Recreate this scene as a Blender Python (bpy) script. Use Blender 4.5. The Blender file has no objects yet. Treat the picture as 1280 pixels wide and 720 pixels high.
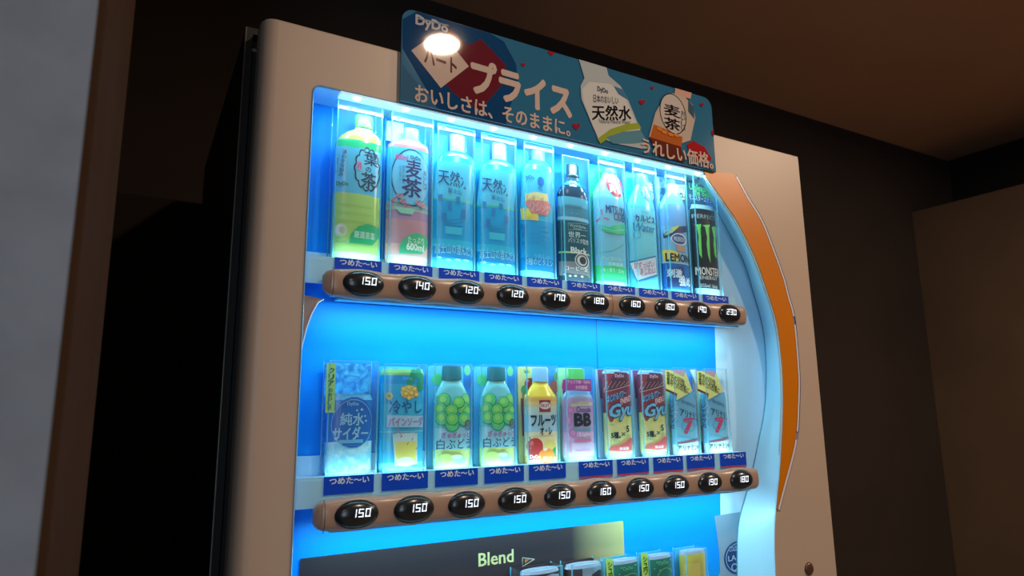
import bpy, bmesh, math
from mathutils import Vector, Matrix
PI = math.pi
SC = bpy.context.scene
COL = SC.collection

# ------------------------------------------------------------ camera
FPX = 826.389
RT = Vector((0.87092031, -0.49129669, -0.01119749))
UP = Vector((-0.07824604, -0.16112964, 0.98382661))
FW = Vector((0.485155, 0.85595841, 0.1787731))
CAM = Vector((0.0, -0.917, 1.27))
cd = bpy.data.cameras.new('camera'); cam = bpy.data.objects.new('camera', cd); COL.objects.link(cam)
cam.matrix_world = Matrix(((RT.x, UP.x, -FW.x, CAM.x), (RT.y, UP.y, -FW.y, CAM.y), (RT.z, UP.z, -FW.z, CAM.z), (0, 0, 0, 1)))
cd.sensor_width = 36; cd.lens = FPX / 1280 * 36; cd.clip_start = 0.01
cd.dof.use_dof = True; cd.dof.focus_distance = 1.12; cd.dof.aperture_fstop = 6.5
SC.camera = cam

# ------------------------------------------------------------ world, exposure, lights
w = bpy.data.worlds.new('world'); SC.world = w; w.use_nodes = True
w.node_tree.nodes['Background'].inputs[0].default_value = (0.6, 0.5, 0.45, 1)
w.node_tree.nodes['Background'].inputs[1].default_value = 0.02
vs = SC.view_settings
vs.view_transform = 'Standard'; vs.look = 'None'; vs.gamma = 1; vs.use_curve_mapping = False; vs.exposure = 0.0
ZC = 2.54          # ceiling height
DOWNLIGHTS = [(0.85, -1.08), (2.5, -1.15), (-0.6, -2.3)]
DL_POWER = [12.5, 30.0, 5.0]
STRIP_COL = (0.46, 0.88, 1.0)
P_TOP, P_RAIL1, P_RAIL2, P_UP = 1.85, 1.25, 1.2, 0.24

def area(name, loc, aim, sx, sy, power, col, spread=PI):
    l = bpy.data.lights.new(name, 'AREA'); l.shape = 'RECTANGLE'; l.size = sx; l.size_y = sy; l.energy = power; l.color = col; l.spread = spread
    o = bpy.data.objects.new(name, l); COL.objects.link(o); o.location = loc
    d = Vector(aim) - Vector(loc); z = -d.normalized(); x = Vector((1, 0, 0)); y = z.cross(x).normalized(); x = y.cross(z)
    o.rotation_euler = Matrix((x, y, z)).transposed().to_euler()
    return o
# unseen cool fill added behind and left of the camera for the near wall
area('added_cool_fill', (-0.75, -3.3, 1.5), (-0.5, -0.5, 1.4), 0.7, 1.6, 18.0, (0.62, 0.80, 1.0))
# the LED strip over the top shelf and the ones under each rail
area('display_top_light', (0.63, 0.002, 1.7285), (0.63, 0.032, 1.60), 0.80, 0.008, P_TOP, STRIP_COL)
area('rail_light_upper', (0.63, 0.0025, 1.4215), (0.63, 0.033, 1.30), 0.82, 0.007, P_RAIL1, STRIP_COL)
area('rail_light_lower', (0.63, 0.0025, 1.1065), (0.63, 0.033, 1.00), 0.82, 0.007, P_RAIL2, STRIP_COL)

for zz in (1.4866, 1.1813, 0.8681):       # added fill along each shelf front, shining up to brighten the samples
    area('added_shelf_fill', (0.63, 0.0120, zz + .0022), (0.63, 0.062, zz + .08), 0.80, 0.006, P_UP, STRIP_COL)

# ------------------------------------------------------------ helpers
def lin(c):
    c = c / 255.0
    return c / 12.92 if c <= 0.04045 else ((c + 0.055) / 1.055) ** 2.4
_m = {}
def mat(rgb, rough=0.5, metal=0.0, emit=0.0, spec=0.5, var=0.0, scale=8.0, bump=0.0, coat=0.0, name=None):
    key = (tuple(rgb), rough, metal, emit, spec, var, scale, bump, coat)
    if key in _m: return _m[key]
    m = bpy.data.materials.new(name or 'paint_%d_%d_%d' % tuple(rgb)); m.use_nodes = True
    nt = m.node_tree; b = nt.nodes['Principled BSDF']
    c = tuple(lin(v) for v in rgb) + (1,)
    b.inputs['Base Color'].default_value = c
    b.inputs['Roughness'].default_value = rough; b.inputs['Metallic'].default_value = metal
    b.inputs['Specular IOR Level'].default_value = spec
    b.inputs['Coat Weight'].default_value = coat; b.inputs['Coat Roughness'].default_value = 0.06
    if emit:
        b.inputs['Emission Color'].default_value = c; b.inputs['Emission Strength'].default_value = emit
    if var or bump:
        tc = nt.nodes.new('ShaderNodeTexCoord'); n = nt.nodes.new('ShaderNodeTexNoise')
        n.inputs['Scale'].default_value = scale; n.inputs['Detail'].default_value = 4
        nt.links.new(tc.outputs['Object'], n.inputs['Vector'])
        if var:
            r = nt.nodes.new('ShaderNodeValToRGB')
            r.color_ramp.elements[0].position = 0.3; r.color_ramp.elements[1].position = 0.7
            r.color_ramp.elements[0].color = tuple(v * (1 - var) for v in c[:3]) + (1,)
            r.color_ramp.elements[1].color = tuple(min(1, v * (1 + var)) for v in c[:3]) + (1,)
            nt.links.new(n.outputs['Fac'], r.inputs['Fac']); nt.links.new(r.outputs['Color'], b.inputs['Base Color'])
        if bump:
            bp = nt.nodes.new('ShaderNodeBump'); bp.inputs['Strength'].default_value = bump; bp.inputs['Distance'].default_value = 0.002
            nt.links.new(n.outputs['Fac'], bp.inputs['Height']); nt.links.new(bp.outputs['Normal'], b.inputs['Normal'])
    _m[key] = m
    return m
def marble(rgb1, rgb2, scale, name, rough=0.4):
    key = ('marble', rgb1, rgb2, scale)
    if key in _m: return _m[key]
    m = bpy.data.materials.new(name); m.use_nodes = True; nt = m.node_tree; b = nt.nodes['Principled BSDF']
    tc = nt.nodes.new('ShaderNodeTexCoord'); n = nt.nodes.new('ShaderNodeTexNoise'); r = nt.nodes.new('ShaderNodeValToRGB')
    n.inputs['Scale'].default_value = scale; n.inputs['Detail'].default_value = 5; n.inputs['Distortion'].default_value = 1.2
    nt.links.new(tc.outputs['Object'], n.inputs['Vector']); nt.links.new(n.outputs['Fac'], r.inputs['Fac'])
    r.color_ramp.elements[0].position = 0.40; r.color_ramp.elements[1].position = 0.62
    r.color_ramp.elements[0].color = tuple(lin(v) for v in rgb1) + (1,); r.color_ramp.elements[1].color = tuple(lin(v) for v in rgb2) + (1,)
    nt.links.new(r.outputs['Color'], b.inputs['Base Color']); b.inputs['Roughness'].default_value = rough
    _m[key] = m
    return m
def gradient(rgbs, z0, z1, name, axis=2, rough=0.5):
    """printed colour fade along a local axis (ink on a card or tint of a drink)"""
    key = ('grad', tuple(rgbs), z0, z1, axis)
    if key in _m: return _m[key]
    m = bpy.data.materials.new(name); m.use_nodes = True; nt = m.node_tree; b = nt.nodes['Principled BSDF']
    tc = nt.nodes.new('ShaderNodeTexCoord'); s = nt.nodes.new('ShaderNodeSeparateXYZ'); mr = nt.nodes.new('ShaderNodeMapRange'); r = nt.nodes.new('ShaderNodeValToRGB')
    nt.links.new(tc.outputs['Object'], s.inputs[0]); nt.links.new(s.outputs[axis], mr.inputs[0])
    mr.inputs[1].default_value = z0; mr.inputs[2].default_value = z1
    nt.links.new(mr.outputs[0], r.inputs['Fac']); n = len(rgbs)
    for i, c in enumerate(rgbs):
        e = r.color_ramp.elements[i] if i < 2 else r.color_ramp.elements.new(1.0)
        e.position = i / (n - 1)
    for i, c in enumerate(rgbs): r.color_ramp.elements[i].position = i / (n - 1); r.color_ramp.elements[i].color = tuple(lin(v) for v in c) + (1,)
    nt.links.new(r.outputs['Color'], b.inputs['Base Color']); b.inputs['Roughness'].default_value = rough
    _m[key] = m
    return m
def clear(tint, haze, rough=0.03, name='clear_plastic'):
    key = ('clear', tint, haze, rough)
    if key in _m: return _m[key]
    m = bpy.data.materials.new(name); m.use_nodes = True; nt = m.node_tree; nt.nodes.clear()
    o = nt.nodes.new('ShaderNodeOutputMaterial'); t = nt.nodes.new('ShaderNodeBsdfTransparent'); g = nt.nodes.new('ShaderNodeBsdfGlossy')
    d = nt.nodes.new('ShaderNodeBsdfDiffuse'); f = nt.nodes.new('ShaderNodeLayerWeight'); pw = nt.nodes.new('ShaderNodeMath'); ma = nt.nodes.new('ShaderNodeMath'); a = nt.nodes.new('ShaderNodeMixShader'); b = nt.nodes.new('ShaderNodeMixShader')
    t.inputs[0].default_value = (1, 1, 1, 1); d.inputs[0].default_value = tuple(lin(v) for v in tint) + (1,)
    g.inputs['Roughness'].default_value = rough; f.inputs['Blend'].default_value = 0.5; pw.operation = 'POWER'; pw.inputs[1].default_value = 4.0; ma.operation = 'MULTIPLY_ADD'; ma.inputs[1].default_value = 0.6; ma.inputs[2].default_value = 0.03
    a.inputs[0].default_value = haze
    nt.links.new(t.outputs[0], a.inputs[1]); nt.links.new(d.outputs[0], a.inputs[2])
    nt.links.new(f.outputs['Facing'], pw.inputs[0]); nt.links.new(pw.outputs[0], ma.inputs[0]); nt.links.new(ma.outputs[0], b.inputs[0]); nt.links.new(a.outputs[0], b.inputs[1]); nt.links.new(g.outputs[0], b.inputs[2])
    nt.links.new(b.outputs[0], o.inputs[0])
    _m[key] = m
    return m

def pix(px, py, Y):
    """the point of the vertical plane y = Y that the photograph shows at pixel px, py"""
    v = FW * FPX + RT * (px - 640) - UP * (py - 360)
    return CAM + v * ((Y - CAM.y) / v.y)
def px_of(P):
    v = Vector(P) - CAM; d = v.dot(FW)
    return 640 + FPX * v.dot(RT) / d, 360 - FPX * v.dot(UP) / d

class MB:
    def __init__(s): s.v = []; s.f = []; s.mi = []; s.ms = []; s.sm = []
    def m(s, mt):
        if mt not in s.ms: s.ms.append(mt)
        return s.ms.index(mt)
    def add(s, vs, fs, mt, smooth=False):
        b = len(s.v); k = s.m(mt); s.v += [tuple(v) for v in vs]
        for f in fs: s.f.append([b + i for i in f]); s.mi.append(k); s.sm.append(smooth)
        return s
    def box(s, x0, x1, y0, y1, z0, z1, mt):
        return s.add([(x0,y0,z0),(x1,y0,z0),(x1,y1,z0),(x0,y1,z0),(x0,y0,z1),(x1,y0,z1),(x1,y1,z1),(x0,y1,z1)],
            [(0,3,2,1),(4,5,6,7),(0,1,5,4),(1,2,6,5),(2,3,7,6),(3,0,4,7)], mt)
    def prism(s, poly, y0, y1, mt, smooth=False):      # poly in x, z; extruded along y
        n = len(poly)
        vs = [(p[0], y0, p[1]) for p in poly] + [(p[0], y1, p[1]) for p in poly]
        fs = [tuple(range(n)), tuple(range(2 * n - 1, n - 1, -1))] + [(i, i + n, (i + 1) % n + n, (i + 1) % n) for i in range(n)]
        return s.add(vs, fs, mt, smooth)
    def wall(s, pts, y0, y1, mt):                       # open curved strip along y
        n = len(pts)
        return s.add([(p[0], y0, p[1]) for p in pts] + [(p[0], y1, p[1]) for p in pts], [(i, i + 1, i + 1 + n, i + n) for i in range(n - 1)], mt, True)
    def dome(s, c, rx, ry, rz, mt, n=24, rings=8, full=False):   # half ellipsoid bulging to -y
        vs = []; fs = []
        for j in range(rings):
            t = PI / 2 * j / rings * (2 if full else 1)
            for i in range(n):
                a = 2 * PI * i / n
                if full: vs.append((c[0] + rx * math.sin(t + .001) * math.cos(a), c[1] - ry * math.cos(t), c[2] + rz * math.sin(t + .001) * math.sin(a)))
                else: vs.append((c[0] + rx * math.cos(t) * math.cos(a), c[1] - ry * math.sin(t), c[2] + rz * math.cos(t) * math.sin(a)))
        vs.append((c[0], c[1] + (ry if full else -ry), c[2])); L = len(vs) - 1
        for j in range(rings - 1):
            for i in range(n): fs.append((j*n+i, j*n+(i+1)%n, (j+1)*n+(i+1)%n, (j+1)*n+i))
        for i in range(n): fs.append(((rings-1)*n+i, (rings-1)*n+(i+1)%n, L))
        return s.add(vs, fs, mt, True)
    def tube(s, pts, r, mt, n=8):
        vs = []; fs = []; N = len(pts)
        for k, p in enumerate(pts):
            p = Vector(p); d = (Vector(pts[min(k+1, N-1)]) - Vector(pts[max(k-1, 0)])).normalized()
            a = d.cross(Vector((0, 1, 0.01))).normalized(); b = d.cross(a)
            for i in range(n): vs.append(p + (a * math.cos(2*PI*i/n) + b * math.sin(2*PI*i/n)) * r)
        for k in range(N - 1):
            for i in range(n): fs.append((k*n+i, k*n+(i+1)%n, (k+1)*n+(i+1)%n, (k+1)*n+i))
        fs.append(tuple(range(n))); fs.append(tuple(range((N-1)*n, N*n)))
        return s.add(vs, fs, mt, True)
    def build(s, name, parent=None, loc=None, **props):
        me = bpy.data.meshes.new(name); me.from_pydata(s.v, [], s.f)
        for m_ in s.ms: me.materials.append(m_)
        for i, p in enumerate(me.polygons): p.material_index = s.mi[i]; p.use_smooth = s.sm[i]
        me.update()
        o = bpy.data.objects.new(name, me); COL.objects.link(o)
        if parent: o.parent = parent
        if loc: o.location = loc
        for k, v in props.items(): o[k] = v
        return o
def empty(name, loc, **props):
    o = bpy.data.objects.new(name, None); COL.objects.link(o); o.location = loc; o.empty_display_size = 0.02
    for k, v in props.items(): o[k] = v
    return o
def kids(o): return [c for c in list(COL.objects) if c.parent == o]
def copy_tree(o, parent=None):
    c = o.copy(); COL.objects.link(c)
    if parent: c.parent = parent
    for ch in kids(o): copy_tree(ch, c)
    return c

# ------------------------------------------------------------ lettering and flat print
_txt = {}
def text_mesh(s, bold=0.0, shear=0.0):
    """glyph outlines of a string, filled, normalised to a 1 x 1 box"""
    key = (s, bold, shear)
    if key in _txt: return _txt[key]
    cu = bpy.data.curves.new('t', 'FONT'); cu.body = s; cu.resolution_u = 2; cu.shear = shear
    o = bpy.data.objects.new('t', cu); COL.objects.link(o)
    dg = bpy.context.evaluated_depsgraph_get(); me = bpy.data.meshes.new_from_object(o.evaluated_get(dg))
    vs = [(v.co.x, v.co.y) for v in me.vertices]; fs = [tuple(p.vertices) for p in me.polygons]
    bpy.data.objects.remove(o); bpy.data.curves.remove(cu); bpy.data.meshes.remove(me)
    x0 = min(v[0] for v in vs); x1 = max(v[0] for v in vs); y0 = min(v[1] for v in vs); y1 = max(v[1] for v in vs)
    if x1 - x0 < 1e-6: x1 = x0 + 1
    if y1 - y0 < 0.35: ym = (y0 + y1) / 2; y0 = ym - 0.35; y1 = ym + 0.35
    # heavier weight: the same strokes laid again a little to each side, each copy a hair further out
    b = bold * .8; dirs = [(0, 0)]
    if bold > .004: dirs += [(1, .6), (-1, .6), (1, -.6), (-1, -.6)] if bold < .045 else [(1, 0), (-1, 0), (0, 1), (0, -1), (.7, .7), (-.7, .7), (.7, -.7), (-.7, -.7)]
    x0 -= b; x1 += b; y0 -= b*.6; y1 += b*.6
    r = ([[((x + ex*b - x0) / (x1 - x0), (y + ey*b - y0) / (y1 - y0)) for x, y in vs] for ex, ey in dirs], fs); _txt[key] = r
    return r

class Print:
    """flat ink laid on a surface; places are read off the photograph and carried by hit() onto the surface itself"""
    def __init__(s, hit, ysurf, cuts=None, zcuts=(), rough=0.4, lift=0.0003):
        s.hit = hit; s.ysurf = ysurf; s.cuts = cuts; s.zcuts = zcuts; s.mb = MB(); s.n = 0; s.rough = rough; s.lift = lift; s.emit = 0
    def raw(s, vs, fs, col, step=1.0):
        mt = col if isinstance(col, bpy.types.Material) else mat(col, s.rough, emit=s.emit)
        s.n += step; off = s.lift + 0.00006 * s.n
        if s.cuts:
            bm = bmesh.new(); bv = [bm.verts.new((x, 0, z)) for x, z in vs]
            for f in fs:
                try: bm.faces.new([bv[i] for i in f])
                except ValueError: pass
            bmesh.ops.triangulate(bm, faces=bm.faces[:], ngon_method='EAR_CLIP')
            xs = [v[0] for v in vs]; zs = [v[1] for v in vs]
            for c in s.cuts:
                if min(xs) < c < max(xs): bmesh.ops.bisect_plane(bm, geom=bm.verts[:] + bm.edges[:] + bm.faces[:], plane_co=(c, 0, 0), plane_no=(1, 0, 0))
            for c in s.zcuts:
                if min(zs) < c < max(zs): bmesh.ops.bisect_plane(bm, geom=bm.verts[:] + bm.edges[:] + bm.faces[:], plane_co=(0, 0, c), plane_no=(0, 0, 1))
            bm.verts.index_update()
            vs = [(v.co.x, v.co.z) for v in bm.verts]; fs = [tuple(v.index for v in f.verts) for f in bm.faces]; bm.free()
        s.mb.add([(x, s.ysurf(x, z) - off, z) for x, z in vs], fs, mt)
        return s
    def P(s, col, *pts):
        v = [s.hit(*p) for p in pts]; return s.raw(v, [tuple(range(len(v)))], col)
    def R(s, col, x0, y0, x1, y1):      # upright rectangle, its corners read along the middle
        a = s.hit(x0, (y0+y1)/2); b = s.hit(x1, (y0+y1)/2); xm = (x0+x1)/2; t = s.hit(xm, y0)[1]; u = s.hit(xm, y1)[1]
        return s.raw([(a[0], u), (b[0], u), (b[0], t), (a[0], t)], [(0, 1, 2, 3)], col)
    def E(s, col, cx, cy, rx, ry, ring=0, n=22, scal=0, k=0):
        a = s.hit(cx - rx, cy); b = s.hit(cx + rx, cy); t = s.hit(cx, cy - ry)[1]; u = s.hit(cx, cy + ry)[1]
        X = (a[0]+b[0])/2; RX = abs(b[0]-a[0])/2; Z = (t+u)/2; RZ = abs(t-u)/2
        if scal: n = k * 6
        def rr(i): return 1 + scal * abs(math.sin(PI * i * k / n)) if scal else 1
        o = [(X + RX*rr(i)*math.cos(2*PI*i/n), Z + RZ*rr(i)*math.sin(2*PI*i/n)) for i in range(n)]
        if not ring: return s.raw(o, [tuple(range(n))], col)
        q = 1 - ring; o += [(X + (x-X)*q, Z + (z-Z)*q) for x, z in o]
        return s.raw(o, [(i, (i+1) % n, (i+1) % n + n, i + n) for i in range(n)], col)
    def L(s, col, pts, wd):             # a stroke, wd in metres
        q = [Vector(s.hit(*p)) for p in pts]; vs = []
        for i, p in enumerate(q):
            d = (q[min(i+1, len(q)-1)] - q[max(i-1, 0)]).normalized(); nn = Vector((-d.y, d.x)) * wd / 2
            vs += [tuple(p + nn), tuple(p - nn)]
        return s.raw(vs, [(2*i, 2*i+1, 2*i+3, 2*i+2) for i in range(len(q)-1)], col)
    def T(s, col, t, x0, y0, x1, y1, bold=0.0, up=0.0, shear=0.0, vert=False, rot=0.0):
        """text filling the box x0..x1, y0..y1 of the photograph; up = rise per run"""
        if vert:
            n = len(t); h = (y1 - y0) / n
            for i, ch in enumerate(t):
                dx = up * (i / max(1, n - 1))
                s.T(col, ch, x0 + dx, y0 + h*i + h*.06, x1 + dx, y0 + h*(i+1) - h*.06, bold, 0, shear)
            return s
        vs, fs = text_mesh(t, bold, shear)
        a = s.hit(x0, (y0+y1)/2); b = s.hit(x1, (y0+y1)/2); xm = (x0+x1)/2; tt = s.hit(xm, y0)[1]; u = s.hit(xm, y1)[1]
        W = b[0]-a[0]; H = tt-u
        for q, layer in enumerate(vs):
            s.raw([(a[0] + x*W, u + z*H + up*(x-0.5)*W) for x, z in layer], fs, col, 1.0 if q == 0 else 0.3)
        return s
    def build(s, name, parent, **p): return s.mb.build(name, parent, **p)

def plane_print(Y, loc=(0, 0, 0), rough=0.4, lift=0.0003):
    def hit(px, py):
        p = pix(px, py, Y); return (p.x - loc[0], p.z - loc[2])
    return Print(hit, lambda x, z: Y - loc[1], rough=rough, lift=lift)

# ------------------------------------------------------------ the room
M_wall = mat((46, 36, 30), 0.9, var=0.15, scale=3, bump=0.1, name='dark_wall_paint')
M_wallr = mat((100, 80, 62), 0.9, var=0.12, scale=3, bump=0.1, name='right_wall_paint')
M_ceil = mat((196, 154, 120), 0.95, var=0.06, scale=2, name='ceiling_board')
M_floor = mat((150, 130, 112), 0.6, var=0.2, scale=5, name='floor_tile')
XL, XR, YB, YF = -1.6, 3.28, 0.85, -3.8
MB().box(XL, XR, YF, YB, -0.05, 0, M_floor).build('floor', kind='structure')
MB().box(XL-.1, XR+.5, YF, YB+.1, ZC, ZC+.05, M_ceil).build('ceiling', kind='structure')
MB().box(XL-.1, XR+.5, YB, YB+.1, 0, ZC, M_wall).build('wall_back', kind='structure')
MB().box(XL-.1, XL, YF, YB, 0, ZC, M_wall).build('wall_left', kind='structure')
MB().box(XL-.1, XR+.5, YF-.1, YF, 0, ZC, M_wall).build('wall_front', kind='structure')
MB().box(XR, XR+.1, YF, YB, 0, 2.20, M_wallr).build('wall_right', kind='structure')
M_rec_shade = mat((22, 18, 15), 0.95, name='painted_wall_shade')  # near-black set-back above the right wall, painted shade of its upper part
rb = MB(); rb.box(XR+.40, XR+.5, YF, YB, 2.2, ZC, M_rec_shade); rb.box(XR+.1, XR+.5, YF, YB, 2.15, 2.2, M_rec_shade)
rb.build('wall_right_shade', kind='structure')
# end of the wall the camera leans past
M_near = mat((126, 138, 152), 0.95, var=0.10, scale=26, bump=0.5, name='rough_grey_plaster')
M_near_end = mat((64, 44, 28), 0.95, spec=0.05, var=0.1, scale=9, name='brown_wall_end')
nb = MB(); nb.box(XL, -0.034, -0.52, -0.20, 0, ZC, M_near)
nb.build('wall_near', kind='structure')
MB().box(-0.034, -0.030, -0.52, -0.20, 0, ZC, M_near_end).build('trim_1', kind='structure')

# recessed downlights; the last two are unseen, added to brighten the ceiling and room
M_lamp = mat((255, 196, 140), 0.4, emit=24.0, name='lamp_glass')
M_ring = mat((190, 180, 165), 0.4, name='lamp_ring')
LBL = ['round warm ceiling downlight in front of the vending machine, mirrored in the sign', 'unseen round warm ceiling downlight added nearer the right-hand wall', 'unseen round warm ceiling downlight added behind the camera on the left']
for i, (x, y) in enumerate(DOWNLIGHTS):
    e = empty('ceiling_downlight', (x, y, ZC), label=LBL[i], category='ceiling light', group='ceiling downlights')
    n = 32; rg = MB(); r0, r1 = .058, .072
    vs = [(r*math.cos(2*PI*k/n), r*math.sin(2*PI*k/n), z) for r, z in ((r0, -.002), (r1, -.006), (r1, 0.0), ) for k in range(n)]
    rg.add(vs, [(j*n+k, j*n+(k+1)%n, (j+1)*n+(k+1)%n, (j+1)*n+k) for j in range(2) for k in range(n)], M_ring, True)
    rg.build('trim_ring', e)
    lg = MB(); lg.add([(r0*math.cos(2*PI*k/n), r0*math.sin(2*PI*k/n), -.003) for k in range(n)], [tuple(range(n-1, -1, -1))], M_lamp); lg.build('lens', e)
    l = bpy.data.lights.new('downlight_beam', 'AREA'); l.shape = 'DISK'; l.size = 0.114; l.energy = DL_POWER[i]; l.color = (1.0, 0.74, 0.53)
    lo = bpy.data.objects.new('downlight_beam', l); COL.objects.link(lo); lo.parent = e; lo.location = (0, 0, -0.0045)

# ------------------------------------------------------------ the vending machine
M_door = mat((190, 170, 152), 0.42, var=0.02, scale=2, name='door_enamel')
M_body = mat((15, 14, 14), 0.6, name='cabinet_steel')
M_gap = mat((8, 8, 8), 0.8, name='gasket_rubber')
M_edge = mat((150, 148, 146), 0.35, metal=0.6, name='steel_edge')
M_blue = mat((0, 150, 250), 0.45, spec=0.15, name='blue_back_sheet')
M_pale = mat((186, 226, 250), 0.45, name='pale_liner')
M_side = mat((185, 236, 255), 0.35, name='side_liner')
M_cellar = mat((165, 226, 252), 0.4, name='white_shelf_board')
M_rail = mat((172, 144, 126), 0.28, name='rail_plastic')
M_btn = mat((34, 38, 42), 0.22, coat=0.0, name='smoked_button')
M_digit = mat((235, 245, 255), 0.4, emit=1.1, name='price_display')
M_led = mat((200, 240, 255), 0.3, emit=20.0, name='led_chip')
M_orange = mat((212, 122, 0), 0.35, name='orange_trim_film')
M_white = mat((225, 225, 232), 0.3, name='white_trim_line')
M_navy = mat((35, 60, 120), 0.3, name='navy_trim_line')

MX0, MX1, MZ1 = 0.1175, 1.271, 1.825
machine = empty('vending_machine', (0.69, 0.35, 0.0), label='tall beige drinks vending machine with lit blue display window and orange arc trim', category='vending machine')
OX, OY, OZ = machine.location
def part(mb, name, **p):
    o = mb.build(name, machine, **p); o.location = (-OX, -OY, -OZ); return o

ARC_F = [(877.8,216.6),(905,255),(922,281),(942.5,322.5),(957.5,364),(968.8,401),(974.4,438.8),(977.3,480),(977.2,525),(974.4,581),(972,610),(968.5,645),(967.5,680),(968.8,720)]
ARC_O = [(918,222),(933,249.4),(950,277.5),(965,315),(977,348.8),(983,372),(989.4,395.6),(993.5,435),(996,472.5),(996,489),(994,536),(989.4,564),(977,611),(970.5,636)]
ARC_B = [(872,225),(893,258),(916,300),(931,330),(942.5,369),(952,403),(956.6,435),(957.6,480),(954.7,517.5),(948,551),(941,585),(932,619),(922,660),(921,720)]
YBK = 0.060
def smooth(pts, n=4):
    out = []
    for i in range(len(pts) - 1):
        p0 = pts[max(i-1, 0)]; p1 = pts[i]; p2 = pts[i+1]; p3 = pts[min(i+2, len(pts)-1)]
        for k in range(n):
            t = k / n
            out.append(tuple(0.5*((2*p1[j]) + (-p0[j]+p2[j])*t + (2*p0[j]-5*p1[j]+4*p2[j]-p3[j])*t*t + (-p0[j]+3*p1[j]-3*p2[j]+p3[j])*t**3) for j in (0, 1)))
    return out + [tuple(pts[-1])]
def unp(pts, Y): return [(pix(x, y, Y).x, pix(x, y, Y).z) for x, y in pts]
WZ = 1.7365; WX = 0.1915; WB = 0.74
arcF = smooth(unp(ARC_F, 0.0)); arcF[0] = (arcF[0][0], WZ)
xl = arcF[-1][0]; arcF += [(xl, 0.85), (xl, WB)]
arcB = smooth(unp(ARC_B, YBK)); arcB[0] = (arcB[0][0], WZ); arcB += [(arcB[-1][0], 0.85), (arcB[-1][0], WB)]
arcO = smooth(unp(ARC_O, 0.0))

# door skin with the window cut out
def filled(outer, hole, y0, y1, mt, mb):
    cu = bpy.data.curves.new('c', 'CURVE'); cu.dimensions = '2D'; cu.fill_mode = 'FRONT'
    for pl in (outer, hole):
        sp = cu.splines.new('POLY'); sp.points.add(len(pl) - 1); sp.use_cyclic_u = True
        for i, p in enumerate(pl): sp.points[i].co = (p[0], p[1], 0, 1)
    o = bpy.data.objects.new('c', cu); COL.objects.link(o)
    me = bpy.data.meshes.new_from_object(o.evaluated_get(bpy.context.evaluated_depsgraph_get()))
    vs = [(v.co.x, y0, v.co.y) for v in me.vertices]; fs = [tuple(p.vertices) for p in me.polygons]
    bpy.data.objects.remove(o)
    mb.add(vs, fs, mt)
    for pl in (outer, hole): mb.wall(list(pl) + [pl[0]], y0, y1, mt)
    for i in range(len(mb.sm)): mb.sm[i] = False
RC = 0.022   # left edge of the door is rolled
hole = [(WX, WB), (WX, WZ - .012)] + [(WX + .012 - .012*math.cos(a), WZ - .012 + .012*math.sin(a)) for a in [PI/8*k for k in range(1, 5)]] + arcF[:]
door = MB(); bev = 0.0025
filled([(MX0+RC, .10), (MX0+RC, MZ1-bev), (MX1-bev, MZ1-bev), (MX1-bev, .10)], hole, 0.0, 0.004, M_door, door)
def arc_strip(mb, prof, z0, z1, mt):
    n = len(prof); mb.add([(x, y, z0) for x, y in prof] + [(x, y, z1) for x, y in prof], [(i+1, i, i+n, i+1+n) for i in range(n-1)], mt, True)
roll = [(MX0+RC, 0.0)] + [(MX0+RC-RC*math.sin(a), RC-RC*math.cos(a)) for a in [PI/16*k for k in range(1, 9)]] + [(MX0, .045)]
arc_strip(door, roll, .10, MZ1-bev, M_door)
door.add([(x, y, MZ1-bev) for x, y in roll] + [(x + (bev if i > 4 else 0), y + bev, MZ1) for i, (x, y) in enumerate(roll)], [(i+1, i, i+len(roll), i+1+len(roll)) for i in range(len(roll)-1)], M_door, True)
door.add([(MX0+RC, 0, MZ1-bev), (MX1-bev, 0, MZ1-bev), (MX1-bev, bev, MZ1), (MX0+RC, bev, MZ1)], [(0, 1, 2, 3)], M_door)
door.add([(MX1-bev, 0, .1), (MX1, bev, .1), (MX1, bev, MZ1-bev), (MX1-bev, 0, MZ1-bev)], [(0, 1, 2, 3)], M_door)
door.add([(MX0, .045, MZ1), (MX0+RC, bev, MZ1), (MX1, bev, MZ1), (MX1, .045, MZ1)], [(0, 1, 2, 3)], M_door)
door.add([(MX1, bev, .1), (MX1, .045, .1), (MX1, .045, MZ1), (MX1, bev, MZ1)], [(0, 1, 2, 3)], M_door)
door.add([(MX0, .045, .1), (MX0+RC, 0, .1), (MX1, 0, .1), (MX1, .045, .1)], [(3, 2, 1, 0)], M_door)
part(door, 'door')
# leave the display recess open: the gasket is a frame
gk = MB()
for a in ((MX0+.012, WX-.01, .1, MZ1-.012), (1.20, MX1-.012, .1, MZ1-.012)): gk.box(a[0], a[1], .0455, .0550, a[2], a[3], M_gap)
gk.box(WX-.01, 1.20, .0455, .0550, WZ+.012, MZ1-.012, M_gap); gk.box(WX-.01, 1.20, .0455, .0550, .1, WB-.02, M_gap)
part(gk, 'door_gasket')
cb = MB(); cb.box(.1125, MX1, .075, .72, .06, 1.823, M_body); cb.box(.1025, .1125, .0555, .72, .06, 1.833, M_body); cb.box(.1125, MX1, .0555, .72, 1.823, 1.833, M_body)
part(cb, 'cabinet')
part(MB().tube([(.1025, .0553, .06), (.1025, .0553, 1.832)], .0012, M_edge), 'cabinet_edge', label='bright thin steel edge')
for x in (.2, 1.18):
    for y in (.12, .66): part(MB().box(x-.03, x+.03, y-.03, y+.03, 0, .06, M_gap), 'foot')

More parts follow.
